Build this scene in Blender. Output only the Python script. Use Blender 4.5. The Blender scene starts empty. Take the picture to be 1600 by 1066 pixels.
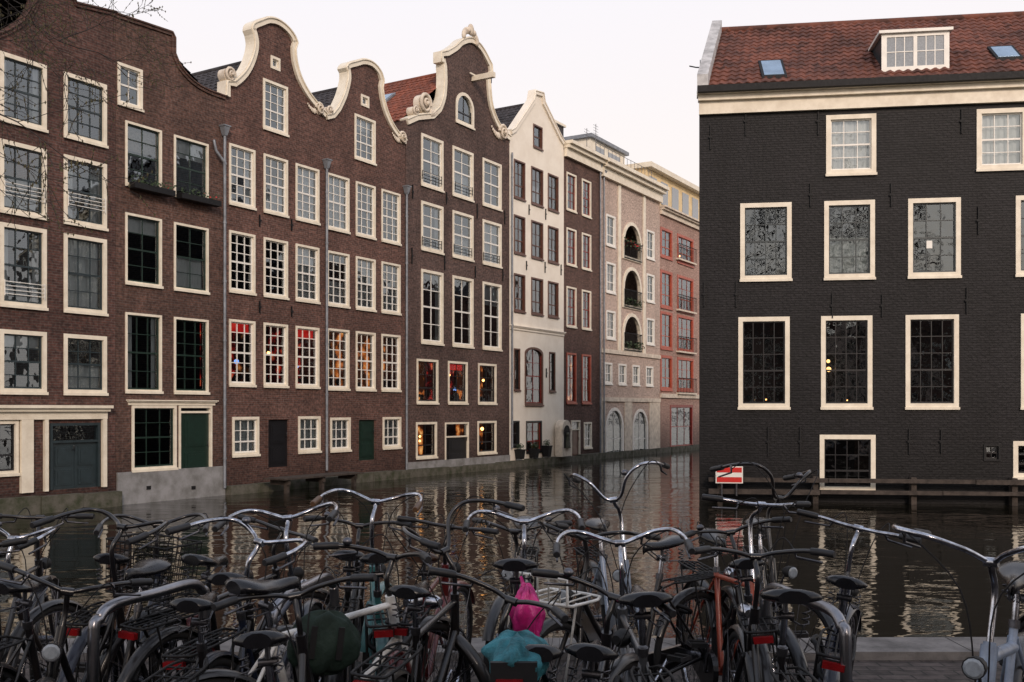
import bpy, math, random
from mathutils import Vector, Matrix
from mathutils.geometry import tessellate_polygon
random.seed(7)
R=random.Random(11)
scene=bpy.context.scene
COL=scene.collection
# ------------------------------------------------------------------ materials
def newmat(name):
    m=bpy.data.materials.new(name); m.use_nodes=True
    nt=m.node_tree; b=nt.nodes.get('Principled BSDF')
    return m,nt,b
def N(nt,t,**kw):
    n=nt.nodes.new(t)
    for k,v in kw.items():
        if hasattr(n,k): setattr(n,k,v)
    return n
def L(nt,a,b): nt.links.new(a,b)
def setin(n,**kw):
    for k,v in kw.items():
        n.inputs[k.replace('_',' ')].default_value=v
def c4(c): return (c[0],c[1],c[2],1)
def simple(name,col,rough=.5,metal=0,var=.25,scale=6,bump=0,spec=None,dirt=None,dirtamt=.5,coat=0):
    m,nt,b=newmat(name)
    tc=N(nt,'ShaderNodeTexCoord')
    no=N(nt,'ShaderNodeTexNoise'); setin(no,Scale=scale,Detail=6.0,Roughness=.65)
    L(nt,tc.outputs['Object'],no.inputs['Vector'])
    cr=N(nt,'ShaderNodeValToRGB')
    d=dirt or tuple(x*(1-var) for x in col)
    cr.color_ramp.elements[0].position=.35; cr.color_ramp.elements[1].position=.62
    cr.color_ramp.elements[0].color=c4(tuple(a*dirtamt+c*(1-dirtamt) for a,c in zip(d,col)) if dirt else d)
    cr.color_ramp.elements[1].color=c4(tuple(min(1,x*(1+var*.3)) for x in col))
    L(nt,no.outputs['Fac'],cr.inputs['Fac']); L(nt,cr.outputs['Color'],b.inputs['Base Color'])
    mr=N(nt,'ShaderNodeMapRange'); setin(mr,To_Min=min(1,rough*1.35),To_Max=rough*.75)
    L(nt,no.outputs['Fac'],mr.inputs['Value']); L(nt,mr.outputs['Result'],b.inputs['Roughness'])
    b.inputs['Metallic'].default_value=metal
    if spec is not None: b.inputs['Specular IOR Level'].default_value=spec
    if coat: b.inputs['Coat Weight'].default_value=coat; b.inputs['Coat Roughness'].default_value=.1
    if bump:
        bp=N(nt,'ShaderNodeBump'); setin(bp,Strength=bump,Distance=.01)
        n2=N(nt,'ShaderNodeTexNoise'); setin(n2,Scale=scale*6,Detail=4.0)
        L(nt,tc.outputs['Object'],n2.inputs['Vector'])
        L(nt,n2.outputs['Fac'],bp.inputs['Height']); L(nt,bp.outputs['Normal'],b.inputs['Normal'])
    return m
def brick(name,c1,c2,mortar,rough=.85,stain=.5,stainscale=.35,bump=.5,bw=.22,rh=.068,ms=.008,coords='wall',spec=.3):
    m,nt,b=newmat(name)
    tc=N(nt,'ShaderNodeTexCoord'); sp=N(nt,'ShaderNodeSeparateXYZ'); L(nt,tc.outputs['Object'],sp.inputs[0])
    cb=N(nt,'ShaderNodeCombineXYZ')
    if coords=='wall':
        ad=N(nt,'ShaderNodeMath',operation='ADD'); L(nt,sp.outputs['X'],ad.inputs[0]); L(nt,sp.outputs['Y'],ad.inputs[1])
        L(nt,ad.outputs[0],cb.inputs['X']); L(nt,sp.outputs['Z'],cb.inputs['Y'])
    else:
        L(nt,sp.outputs['X'],cb.inputs['X']); L(nt,sp.outputs['Y'],cb.inputs['Y'])
    br=N(nt,'ShaderNodeTexBrick'); setin(br,Scale=1.0)
    br.inputs['Color1'].default_value=c4(c1); br.inputs['Color2'].default_value=c4(c2); br.inputs['Mortar'].default_value=c4(mortar)
    br.inputs['Mortar Size'].default_value=ms; br.inputs['Brick Width'].default_value=bw; br.inputs['Row Height'].default_value=rh
    br.inputs['Mortar Smooth'].default_value=.3
    L(nt,cb.outputs[0],br.inputs['Vector'])
    # stains
    no=N(nt,'ShaderNodeTexNoise'); setin(no,Scale=stainscale*2,Detail=9.0,Roughness=.7)
    mp=N(nt,'ShaderNodeMapping'); mp.inputs['Scale'].default_value=(1,1,.45); L(nt,tc.outputs['Object'],mp.inputs['Vector']); L(nt,mp.outputs[0],no.inputs['Vector'])
    mr=N(nt,'ShaderNodeMapRange'); setin(mr,From_Min=.3,From_Max=.7,To_Min=1-stain,To_Max=1+stain*.5); L(nt,no.outputs['Fac'],mr.inputs['Value'])
    n3=N(nt,'ShaderNodeTexNoise'); setin(n3,Scale=11.0,Detail=3.0); L(nt,cb.outputs[0],n3.inputs['Vector'])
    m3=N(nt,'ShaderNodeMapRange'); setin(m3,From_Min=.3,From_Max=.7,To_Min=.55,To_Max=1.45); L(nt,n3.outputs['Fac'],m3.inputs['Value'])
    mm=N(nt,'ShaderNodeMath',operation='MULTIPLY'); L(nt,mr.outputs[0],mm.inputs[0]); L(nt,m3.outputs[0],mm.inputs[1])
    out=mm.outputs[0]
    # dirty, damp foot of the wall
    mz=N(nt,'ShaderNodeMapRange'); setin(mz,From_Min=.3,From_Max=2.4,To_Min=.55,To_Max=1.0); L(nt,sp.outputs['Z'],mz.inputs['Value'])
    if coords=='wall':
        m2=N(nt,'ShaderNodeMath',operation='MULTIPLY'); L(nt,out,m2.inputs[0]); L(nt,mz.outputs[0],m2.inputs[1]); out=m2.outputs[0]
    vm=N(nt,'ShaderNodeVectorMath',operation='SCALE'); L(nt,br.outputs['Color'],vm.inputs[0]); L(nt,out,vm.inputs['Scale'])
    L(nt,vm.outputs[0],b.inputs['Base Color'])
    b.inputs['Roughness'].default_value=rough; b.inputs['Specular IOR Level'].default_value=spec
    bp=N(nt,'ShaderNodeBump',invert=True); setin(bp,Strength=bump,Distance=.012)
    ad2=N(nt,'ShaderNodeMath',operation='SUBTRACT'); L(nt,br.outputs['Fac'],ad2.inputs[0]); L(nt,n3.outputs['Fac'],ad2.inputs[1])
    L(nt,ad2.outputs[0],bp.inputs['Height']); L(nt,bp.outputs['Normal'],b.inputs['Normal'])
    return m
def emis(name,c1,c2,c3,st,scale=2.5,p=(.50,.61,.74)):
    m,nt,b=newmat(name); nt.nodes.remove(b)
    tc=N(nt,'ShaderNodeTexCoord'); no=N(nt,'ShaderNodeTexNoise'); setin(no,Scale=scale,Detail=3.0); L(nt,tc.outputs['Object'],no.inputs['Vector'])
    cr=N(nt,'ShaderNodeValToRGB'); e=cr.color_ramp.elements
    e[0].position=p[0]; e[0].color=c4(c1); e[1].position=p[2]; e[1].color=c4(c3); k=e.new(p[1]); k.color=c4(c2)
    L(nt,no.outputs['Fac'],cr.inputs['Fac'])
    em=N(nt,'ShaderNodeEmission'); em.inputs['Strength'].default_value=st; L(nt,cr.outputs['Color'],em.inputs['Color'])
    L(nt,em.outputs[0],nt.nodes['Material Output'].inputs['Surface']); return m
def glassmat(name,ior=1.7,tint=(.8,.85,.88),wob=.25,add=.04):
    m,nt,b=newmat(name); nt.nodes.remove(b)
    fr=N(nt,'ShaderNodeFresnel'); fr.inputs['IOR'].default_value=ior
    ad=N(nt,'ShaderNodeMath',operation='ADD'); ad.use_clamp=True; ad.inputs[1].default_value=add; L(nt,fr.outputs[0],ad.inputs[0])
    tr=N(nt,'ShaderNodeBsdfTransparent'); tr.inputs['Color'].default_value=c4(tint)
    gl=N(nt,'ShaderNodeBsdfGlossy'); gl.inputs['Roughness'].default_value=.015; gl.inputs['Color'].default_value=(.84,.93,1,1)
    tc=N(nt,'ShaderNodeTexCoord'); no=N(nt,'ShaderNodeTexNoise'); setin(no,Scale=2.2,Detail=2.0); L(nt,tc.outputs['Object'],no.inputs['Vector'])
    bp=N(nt,'ShaderNodeBump'); setin(bp,Strength=wob,Distance=.03); L(nt,no.outputs['Fac'],bp.inputs['Height']); L(nt,bp.outputs[0],gl.inputs['Normal'])
    mx=N(nt,'ShaderNodeMixShader'); L(nt,ad.outputs[0],mx.inputs['Fac']); L(nt,tr.outputs[0],mx.inputs[1]); L(nt,gl.outputs[0],mx.inputs[2])
    L(nt,mx.outputs[0],nt.nodes['Material Output'].inputs['Surface']); return m
M={}
M['brickA']=brick('brick_dark_red',(.120,.055,.044),(.068,.034,.029),(.115,.09,.08),stain=.5)
M['brickB']=brick('brick_brown',(.140,.072,.054),(.083,.045,.036),(.13,.10,.088),stain=.5)
M['brickC']=brick('brick_red_brown',(.158,.076,.058),(.094,.047,.038),(.155,.115,.10),stain=.5)
M['brickD']=brick('brick_grey_brown',(.134,.079,.066),(.080,.049,.043),(.13,.105,.093),stain=.5)
M['brickE']=brick('brick_dull_brown',(.155,.084,.065),(.10,.055,.045),(.13,.10,.088),stain=.45)
M['brickP']=brick('brick_pink_beige',(.56,.43,.36),(.49,.37,.31),(.54,.45,.39),stain=.25)
M['brickR']=brick('brick_rose',(.44,.28,.23),(.36,.22,.18),(.42,.32,.27),stain=.25)
M['brickK']=brick('black_painted_brick',(.0150,.0138,.0155),(.0095,.0088,.0102),(.0062,.0058,.0064),stain=.55,bump=1.0,rough=.58,stainscale=.5,spec=.28)
M['plaster']=simple('cream_plaster',(.88,.82,.71),.7,var=.08,scale=1.2,bump=.15,dirt=(.74,.66,.55),dirtamt=.5)
M['greypl']=simple('grey_plaster',(.27,.27,.275),.8,var=.3,scale=2,bump=.3,dirt=(.13,.13,.12),dirtamt=.8)
M['cream']=simple('cream_paint',(.83,.765,.63),.45,var=.10,scale=3,dirt=(.6,.52,.40),dirtamt=.5)
M['stone']=simple('pale_sandstone',(.70,.62,.51),.7,var=.3,scale=4,bump=.3,dirt=(.42,.35,.28),dirtamt=.6)
M['white']=simple('white_paint',(.82,.80,.74),.4,var=.08,scale=3)
M['teal_s']=simple('dark_teal_paint',(.022,.036,.042),.35,scale=5)
M['green_s']=simple('dark_green_paint',(.012,.03,.022),.35,scale=5)
M['black_s']=simple('black_paint',(.012,.012,.014),.35,scale=5)
M['red_s']=simple('oxblood_paint',(.24,.028,.02),.4,scale=5)
M['orange_s']=simple('orange_red_paint',(.42,.075,.035),.4,scale=5)
M['brown_s']=simple('brown_paint',(.11,.042,.026),.4,scale=5)
M['glass']=glassmat('window_glass',1.65,add=.12,wob=.35)
M['glassdark']=glassmat('dark_window_glass',1.6,tint=(.45,.5,.52),add=.11,wob=.45)
M['curtain']=simple('curtain_cloth',(.74,.72,.68),.9,var=.15,scale=2)
M['curtainred']=simple('red_curtain_cloth',(.35,.03,.03),.9,var=.3,scale=2)
M['blind']=simple('reed_blind',(.33,.27,.19),.9,var=.4,scale=14)
M['dark']=simple('dark_interior',(.02,.017,.015),.9)
M['lead']=simple('weathered_zinc',(.25,.27,.30),.5,metal=.3,var=.3,scale=5)
M['verge']=simple('weathered_white_verge',(.50,.50,.50),.6,var=.4,scale=3,bump=.3)
M['iron']=simple('black_iron',(.010,.010,.011),.6,scale=20,spec=.3)
M['moss']=simple('mossy_stone',(.10,.092,.075),.9,var=.5,scale=3,bump=.6,dirt=(.03,.038,.014),dirtamt=.9)
M['wood']=simple('weathered_timber',(.055,.042,.034),.85,var=.5,scale=5,bump=.5)
M['warm']=emis('warm_room_light',(.03,.008,.003),(.45,.11,.02),(1.0,.50,.16),1.2)
M['redroom']=emis('red_room_light',(.015,.0015,.0015),(.32,.014,.010),(.95,.30,.10),1.1,3.2)
M['dimroom']=emis('dim_room_light',(.003,.002,.0015),(.03,.010,.003),(.55,.20,.05),.8,1.6,(.55,.64,.76))
M['redglow']=emis('glowing_red_valance',(.35,.008,.008),(.6,.02,.015),(.8,.05,.03),.8,4,(.3,.5,.7))  # valance cloth emits its own red, standing in for room light on it
M['lamp']=emis('lit_lamp',(1,.42,.12),(1,.48,.15),(1,.6,.25),8)
M['lampblue']=emis('lit_coloured_lamp',(.2,.4,1),(.3,.5,1),(1,.3,.5),1.6)
M['leaf']=simple('box_plant_leaf',(.035,.06,.02),.7,var=.6,scale=20)
M['flower']=simple('red_flower',(.5,.03,.03),.6)
M['terra']=simple('terracotta',(.3,.1,.05),.8)
def tile(name,c,c2):
    m,nt,b=newmat(name)
    tc=N(nt,'ShaderNodeTexCoord'); vo=N(nt,'ShaderNodeTexVoronoi'); setin(vo,Scale=3.4); L(nt,tc.outputs['Object'],vo.inputs['Vector'])
    no=N(nt,'ShaderNodeTexNoise'); setin(no,Scale=.8,Detail=8.0,Roughness=.7); L(nt,tc.outputs['Object'],no.inputs['Vector'])
    sx=N(nt,'ShaderNodeSeparateColor'); L(nt,vo.outputs['Color'],sx.inputs[0])
    ma=N(nt,'ShaderNodeMath',operation='MULTIPLY'); ma.inputs[1].default_value=.35; L(nt,sx.outputs[0],ma.inputs[0])
    ad=N(nt,'ShaderNodeMath',operation='ADD'); L(nt,ma.outputs[0],ad.inputs[0]); L(nt,no.outputs['Fac'],ad.inputs[1])
    cr=N(nt,'ShaderNodeValToRGB'); e=cr.color_ramp.elements; e[0].position=.45; e[0].color=c4(c2); e[1].position=.95; e[1].color=c4(c)
    L(nt,ad.outputs[0],cr.inputs['Fac']); L(nt,cr.outputs[0],b.inputs['Base Color']); b.inputs['Roughness'].default_value=.8; b.inputs['Specular IOR Level'].default_value=.3
    return m
M['tilered']=tile('red_pantiles',(.21,.078,.052),(.078,.036,.028))
M['tileorange']=tile('orange_pantiles',(.27,.085,.05),(.13,.05,.035))
M['tiledark']=tile('dark_pantiles',(.065,.06,.065),(.028,.026,.028))
M['skyglass']=simple('roof_light_glass',(.30,.42,.55),.06,scale=2,var=.2,metal=.6)
# bicycles
def paint(name,c,rough=.32): return simple(name,c,rough,var=.35,scale=9,dirt=(c[0]*.4+.012,c[1]*.4+.008,c[2]*.4+.005),dirtamt=.6,coat=.3)
PC={'black':(.006,.006,.008),'darkblue':(.009,.014,.032),'white':(.62,.62,.60),'teal':(.04,.15,.16),'orange':(.36,.055,.025),'silver':(.25,.31,.41),'green':(.015,.05,.03),'grey':(.05,.055,.062),'maroon':(.10,.010,.012)}
for k,c in PC.items(): M['p_'+k]=paint('bicycle_paint_'+k,c)
M['chrome']=simple('brushed_chrome',(.52,.54,.60),.18,metal=1,var=.5,scale=14,dirt=(.07,.058,.05),dirtamt=.8)
M['steel']=simple('dull_steel',(.15,.15,.165),.4,metal=1,var=.5,scale=14)
M['galv']=simple('stainless_tube',(.28,.28,.30),.28,metal=1,var=.4,scale=4)
M['rubber']=simple('black_rubber',(.009,.009,.010),.75,scale=25,var=.4,dirt=(.025,.022,.02),dirtamt=.5,spec=.3)
M['saddle']=simple('black_saddle_vinyl',(.007,.007,.009),.25,scale=12,var=.3)
M['saddlebr']=simple('brown_saddle_leather',(.05,.022,.012),.35,scale=12,var=.4)
M['grip']=simple('grip_rubber',(.010,.010,.012),.5,scale=25)
M['gripbr']=simple('brown_grip',(.09,.045,.02),.5,scale=25)
M['redlens']=simple('red_reflector',(.20,.006,.008),.2,scale=30)
M['clear']=simple('lamp_lens',(.30,.33,.36),.08,scale=30)
M['pink']=simple('pink_plastic_bag',(.55,.02,.20),.35,var=.6,scale=7,bump=.6)
M['tealcloth']=simple('teal_fabric',(.02,.15,.19),.8,var=.6,scale=14,bump=.8)
M['greencloth']=simple('dark_green_canvas',(.005,.020,.013),.75,var=.4,scale=8,bump=.5)
M['signred']=simple('sign_red',(.6,.02,.015),.4,var=.15)
M['wicker']=simple('wicker',(.14,.06,.022),.8,var=.6,scale=22,bump=.6)
M['bark']=simple('dark_bark',(.03,.023,.019),.9,var=.5,scale=9,bump=.5)
# ------------------------------------------------------------------ mesh helper
class MB:
    def __init__(s): s.v=[];s.f=[];s.m=[];s.sm=[];s.mats=[]
    def mi(s,k):
        if k not in s.mats: s.mats.append(k)
        return s.mats.index(k)
    def add(s,vs,fs,k,smooth=False):
        o=len(s.v); s.v.extend([tuple(v) for v in vs]); i=s.mi(k)
        for f in fs: s.f.append(tuple(o+a for a in f)); s.m.append(i); s.sm.append(smooth)
    def box(s,x0,x1,y0,y1,z0,z1,k):
        s.add([(x0,y0,z0),(x1,y0,z0),(x1,y1,z0),(x0,y1,z0),(x0,y0,z1),(x1,y0,z1),(x1,y1,z1),(x0,y1,z1)],
              [(0,3,2,1),(4,5,6,7),(0,1,5,4),(1,2,6,5),(2,3,7,6),(3,0,4,7)],k)
    def prism(s,poly,y0,y1,k):
        n=len(poly); tri=tessellate_polygon([[Vector((p[0],p[1],0)) for p in poly]])
        vs=[(p[0],y0,p[1]) for p in poly]+[(p[0],y1,p[1]) for p in poly]
        fs=[tuple(t) for t in tri]+[tuple(a+n for a in reversed(t)) for t in tri]+[(i,(i+1)%n,(i+1)%n+n,i+n) for i in range(n)]
        s.add(vs,fs,k)
    def tube(s,pts,r,k,n=8,closed=False,smooth=True):
        pts=[Vector(p) for p in pts]; m=len(pts)
        rs=r if isinstance(r,(list,tuple)) else [r]*m
        tang=[]
        for i in range(m):
            a=pts[(i-1)%m] if (closed or i>0) else pts[i]; b=pts[(i+1)%m] if (closed or i<m-1) else pts[i]
            t=(b-a); tang.append(t.normalized() if t.length>1e-9 else Vector((0,0,1)))
        up=Vector((0,0,1)) if abs(tang[0].z)<.9 else Vector((1,0,0))
        nrm=(up-tang[0]*up.dot(tang[0])).normalized(); vs=[]
        for i in range(m):
            nrm=(nrm-tang[i]*nrm.dot(tang[i]));
            if nrm.length<1e-6: nrm=tang[i].orthogonal()
            nrm.normalize(); bi=tang[i].cross(nrm)
            for j in range(n):
                a=2*math.pi*j/n; vs.append(pts[i]+(nrm*math.cos(a)+bi*math.sin(a))*rs[i])
        fs=[]
        for i in range(m if closed else m-1):
            i2=(i+1)%m
            for j in range(n):
                j2=(j+1)%n; fs.append((i*n+j,i*n+j2,i2*n+j2,i2*n+j))
        s.add(vs,fs,k,smooth)
        if not closed:
            s.add(vs[:n],[tuple(reversed(range(n)))],k); s.add(vs[-n:],[tuple(range(n))],k)
    def ball(s,c,r,k,nu=10,nv=7,sc=(1,1,1)):
        vs=[];fs=[]
        for i in range(nv+1):
            th=math.pi*i/nv
            for j in range(nu):
                a=2*math.pi*j/nu; vs.append((c[0]+r*sc[0]*math.sin(th)*math.cos(a),c[1]+r*sc[1]*math.sin(th)*math.sin(a),c[2]+r*sc[2]*math.cos(th)))
        for i in range(nv):
            for j in range(nu):
                j2=(j+1)%nu; fs.append((i*nu+j,i*nu+j2,(i+1)*nu+j2,(i+1)*nu+j))
        s.add(vs,fs,k,True)
    def mesh(s,name):
        me=bpy.data.meshes.new(name); me.from_pydata(s.v,[],s.f)
        for k in s.mats: me.materials.append(M[k])
        me.polygons.foreach_set('material_index',s.m); me.polygons.foreach_set('use_smooth',s.sm); me.update(); return me
def ob(name,data,parent=None,basis=None,label=None,category=None,group=None,kind=None):
    if isinstance(data,MB): data=data.mesh(name)
    o=bpy.data.objects.new(name,data); COL.objects.link(o)
    if parent: o.parent=parent
    if basis is not None: o.matrix_basis=basis
    if label: o['label']=label
    if category: o['category']=category
    if group: o['group']=group
    if kind: o['kind']=kind
    return o
def crom(pts,n=5):
    P=[Vector(p) for p in pts]; out=[]
    for i in range(len(P)-1):
        a=P[max(0,i-1)];b=P[i];c=P[i+1];d=P[min(len(P)-1,i+2)]
        for k in range(n):
            t=k/n; out.append(.5*((2*b)+(c-a)*t+(2*a-5*b+4*c-d)*t*t+(3*b-a-3*c+d)*t**3))
    out.append(P[-1]); return out
def roof_tiles(mb,O,U,V,ul,vl,k,tw=.25,th=.34):
    O=Vector(O);U=Vector(U).normalized();V=Vector(V).normalized();Nn=U.cross(V).normalized()
    if Nn.z<0: Nn=-Nn
    nu=int(ul/tw*5); rows=max(1,int(round(vl/th))); th=vl/rows
    prof=[0,.018,.042,.042,.015]; rt=random.Random(3)
    for j in range(rows):
        vs=[];fs=[]
        for i in range(nu+1):
            u=ul*i/nu; h=prof[i%5]+rt.uniform(-.004,.004)
            base=O+U*u+Nn*(.02*math.sin(u*.9+j*.3))
            vs+= [base+V*(j*th-.02)+Nn*(h-.005), base+V*(j*th-.02)+Nn*(h+.03), base+V*((j+1)*th)+Nn*h]
        for i in range(nu):
            a=3*i; b=3*(i+1); fs+=[(a,b,b+1,a+1),(a+1,b+1,b+2,a+2)]
        mb.add(vs,fs,k,False)
def leaves(pb,c,rad,n,sz,k='leaf'):
    for i in range(n):
        d=Vector((R.gauss(0,1),R.gauss(0,1),R.gauss(0,1))).normalized()*rad*R.random()**.4; p=Vector(c)+Vector((d.x,d.y,d.z*.8)); r=R.uniform(.5,1)*sz
        aa=Vector((R.uniform(-1,1),R.uniform(-1,1),R.uniform(-1,1))).normalized()*r; bb=aa.orthogonal().normalized()*r*.6
        pb.add([p-aa,p-bb,p+aa,p+bb],[(0,1,2,3)],k)
# ------------------------------------------------------------------ facades: image pixel coordinates projected from the camera onto assumed facade planes
EYE=1.6; F=1555.0; HZ=640.0; WATER=-1.0
class House:
    def __init__(s,P0,d,t0,t1,wall,label,group,depth=9.5,cat='house',name='canal_house',shear=0.):
        s.P0=Vector((P0[0],P0[1],0)); s.d=Vector((d[0],d[1],0)).normalized(); s.t0=t0; s.w=t1-t0; s.wall=wall; s.holes=[]; s.depth=depth; s.shear=shear
        o=bpy.data.objects.new(name,None); o.empty_display_size=.5; COL.objects.link(o); s.e=o
        p=s.P0+s.d*t0; o.location=(p.x,p.y,WATER); o.rotation_euler=(0,0,math.atan2(s.d.y,s.d.x))
        o['label']=label; o['category']=cat
        if group: o['group']=group
    def tt(s,px):
        k=(px-800)/F; return (k*s.P0.y-s.P0.x)/(s.d.x-k*s.d.y)
    def X(s,px): return s.tt(px)-s.t0
    def Z(s,px,py):
        return EYE-WATER+(HZ-py)/F*(s.P0.y+s.tt(px)*s.d.y)
    def part(s,name,mb,**kw): return ob(name,mb,s.e,**kw)
    def contour(s,x0,x1,z0,z1,arch,i=0.):
        x0+=i;x1-=i;z0+=i;z1-=i
        if not arch: return [(x0,z0),(x1,z0),(x1,z1),(x0,z1)]
        rise=min(arch,(x1-x0)/2); cx=(x0+x1)/2; a=(x1-x0)/2
        pts=[(x0,z0),(x1,z0)]
        for q in range(0,11):
            t=math.pi*q/10; pts.append((cx+a*math.cos(t),z1-rise+rise*math.sin(t)))
        return pts
    def win(s,x0,x1,z0,z1,nx=2,nz=4,frame='cream',sash='white',cw=.075,curtain='auto',lit=None,arch=0,glass='glass',proud=.03,mid=True,sill=True,mt=.022,glassy=.07,label=None,lamps=None):
        s.holes.append(s.contour(x0,x1,z0,z1,arch))
        mb=MB()
        o=s.contour(x0,x1,z0,z1,arch,-.01); i=s.contour(x0,x1,z0,z1,arch,cw); n=len(o)
        vs=[(p[0],-proud,p[1]) for p in o]+[(p[0],-proud,p[1]) for p in i]+[(p[0],.10,p[1]) for p in i]+[(p[0],.02,p[1]) for p in o]
        fs=[]
        for a in range(n):
            b=(a+1)%n; fs+=[(a,b,n+b,n+a),(n+a,n+b,2*n+b,2*n+a),(3*n+a,3*n+b,b,a)]
        mb.add(vs,fs,frame)
        ix0,ix1,iz0,iz1=x0+cw,x1-cw,z0+cw,z1-cw; iw=ix1-ix0; ih=iz1-iz0
        rise=min(arch,(iw)/2) if arch else 0
        def topz(x):
            if not arch: return iz1
            u=(x-(ix0+ix1)/2)/(iw/2); return iz1-rise+rise*math.sqrt(max(0,1-u*u))
        sw=.035
        if nx:
            zt=iz1-rise
            mb.box(ix0,ix0+sw,.035,.075,iz0,zt,sash); mb.box(ix1-sw,ix1,.035,.075,iz0,zt,sash)
            mb.box(ix0+sw,ix1-sw,.035,.075,iz0,iz0+sw*1.3,sash)
            if not arch: mb.box(ix0+sw,ix1-sw,.035,.075,iz1-sw,iz1,sash)
            for a in range(1,nx):
                x=ix0+iw*a/nx; mb.box(x-mt/2,x+mt/2,.045,.068,iz0+sw*1.3,topz(x)-.002,sash)
            for a in range(1,nz):
                z=iz0+ih*a/nz
                if z>zt: continue
                h=mt/2
                if mid and a==nz//2: h=mt*1.1
                mb.box(ix0+sw,ix1-sw,.042 if h>mt*.6 else .047,.066,z-h,z+h,sash)
            if arch:
                g=s.contour(x0,x1,z0,z1,arch,cw-.004); mb.add([(p[0],glassy,p[1]) for p in g],[tuple(range(len(g)))],glass)
            else:
                # separate panes, each set slightly out of true as in old hand-glazed sashes
                for a in range(nx):
                    for b_ in range(nz):
                        xa=ix0+iw*a/nx; xb=ix0+iw*(a+1)/nx; za=iz0+ih*b_/nz; zb=iz0+ih*(b_+1)/nz
                        t=[R.uniform(-.004,.004) for _ in range(2)]; y=glassy
                        mb.add([(xa,y-t[0]-t[1],za),(xb,y+t[0]-t[1],za),(xb,y+t[0]+t[1],zb),(xa,y-t[0]+t[1],zb)],[(0,1,2,3)],glass)
        w=s.part('window',mb,label=label)
        if sill:
            sb=MB(); sb.box(x0-.03,x1+.03,-.07,-.001-proud,z0-.06,z0+.012,frame); ob('sill',sb,w)
        if curtain=='auto': curtain=R.choice(['sides','sides','sheer','none','half','top'])
        if lit: curtain='none'
        if curtain not in('none',None) and nx:
            cb=MB(); 
            def drape(xa,xb,za,zb,k,amp=.02,fr=38,yy=.17):
                m=max(6,int((xb-xa)*40)); vs=[];fs=[]; ph=R.random()*6
                for q in range(m+1):
                    x=xa+(xb-xa)*q/m; y=yy+amp*math.sin(fr*x+ph)+amp*.5*math.sin(fr*.43*x+ph); vs+=[(x,y,za),(x,y,zb)]
                for q in range(m): fs.append((2*q,2*q+2,2*q+3,2*q+1))
                cb.add(vs,fs,k,True)
            if curtain=='sides':
                f=R.uniform(.14,.3); drape(ix0,ix0+iw*f,iz0,iz1,'curtain'); drape(ix1-iw*f*R.uniform(.5,1.2),ix1,iz0,iz1,'curtain')
            elif curtain=='sheer': drape(ix0,ix1,iz0,iz1,'curtain')
            elif curtain=='half': drape(ix0,ix1,iz0,iz0+ih*R.uniform(.4,.55),'curtain')
            elif curtain=='blind': drape(ix0,ix1,iz1-ih*.42,iz1,'blind',.004)
            elif curtain=='top': drape(ix0,ix1,iz1-ih*R.uniform(.15,.4),iz1,'curtain',.004)
            elif curtain=='red': drape(ix0,ix1,iz0,iz0+ih*.3,'curtainred'); drape(ix0,ix0+iw*.25,iz0,iz1,'curtainred',yy=.22); drape(ix1-iw*.25,ix1,iz0,iz1,'curtainred',yy=.22)
            ob('curtain',cb,w)
        if lit:
            lb=MB(); lb.add([(ix0-.4,.9,iz0-.1),(ix1+.4,.9,iz0-.1),(ix1+.4,.9,iz1+.3),(ix0-.4,.9,iz1+.3)],[(0,1,2,3)],lit)
            if lamps is not None:
                for (fx,fz,rr_) in lamps: lb.ball((ix0+iw*fx,.5,iz0+ih*fz),rr_,'lamp',8,6)
            else:
                for q in range(R.choice([1,2,2])):
                    lb.ball((R.uniform(ix0+.1,ix1-.1),.5,iz0+ih*R.uniform(.3,.8)),R.uniform(.04,.08),'lamp' if R.random()<.8 else 'lampblue',8,6)
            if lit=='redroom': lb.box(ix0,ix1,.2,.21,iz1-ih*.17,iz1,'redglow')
            for q in range(4):
                x=R.uniform(ix0+.1,ix1-.1); lb.ball((x,.33,iz0+R.uniform(.05,.3)),R.uniform(.07,.18),'dark',7,5,(1,.6,R.uniform(.7,1.6)))
            ob('lit_room',lb,w)
        return w
    def pw(s,px0,px1,py0,py1,**kw):
        pc=(px0+px1)/2; s.win(s.X(px0),s.X(px1),s.Z(pc,py1),s.Z(pc,py0),**kw)
    def grid(s,cols,rows,opts=None,**kw):
        ref=(cols[0][0]+cols[0][1])/2
        for ri,(a,b) in enumerate(rows):
            z1=s.Z(ref,a); z0=s.Z(ref,b)
            for ci,(l,r) in enumerate(cols):
                k=dict(kw)
                if opts and (ri,ci) in opts: k.update(opts[(ri,ci)])
                s.win(s.X(l),s.X(r),z0,z1,**k)
    def door(s,x0,x1,z0,z1,frame='cream',leaf='green_s',transom=.25,double=False,label=None):
        s.holes.append(s.contour(x0,x1,z0,z1,0))
        fb=MB(); c=.07
        fb.box(x0,x0+c,-.03,.12,z0,z1,frame); fb.box(x1-c,x1,-.03,.12,z0,z1,frame); fb.box(x0+c,x1-c,-.03,.12,z1-c,z1,frame)
        zt=z0+(z1-z0)*(1-transom); fb.box(x0+c,x1-c,-.02,.11,zt,zt+.06,frame)
        a,b=x0+c,x1-c
        fb.add([(a,.06,zt+.06),(b,.06,zt+.06),(b,.06,z1-c),(a,.06,z1-c)],[(0,1,2,3)],'glass')
        leaves_=[(a,b)] if not double else [(a,(a+b)/2-.005),((a+b)/2+.005,b)]
        for (l,r) in leaves_:
            fb.box(l,r,.05,.10,z0,zt,leaf)
            w=r-l
            for (q0,q1) in ((.08,.42),(.5,.92)):
                fb.box(l+w*.16,r-w*.16,.03,.049,z0+(zt-z0)*q0,z0+(zt-z0)*q1,leaf)
                fb.box(l+w*.26,r-w*.26,.02,.029,z0+(zt-z0)*(q0+.04),z0+(zt-z0)*(q1-.04),leaf)
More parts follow.
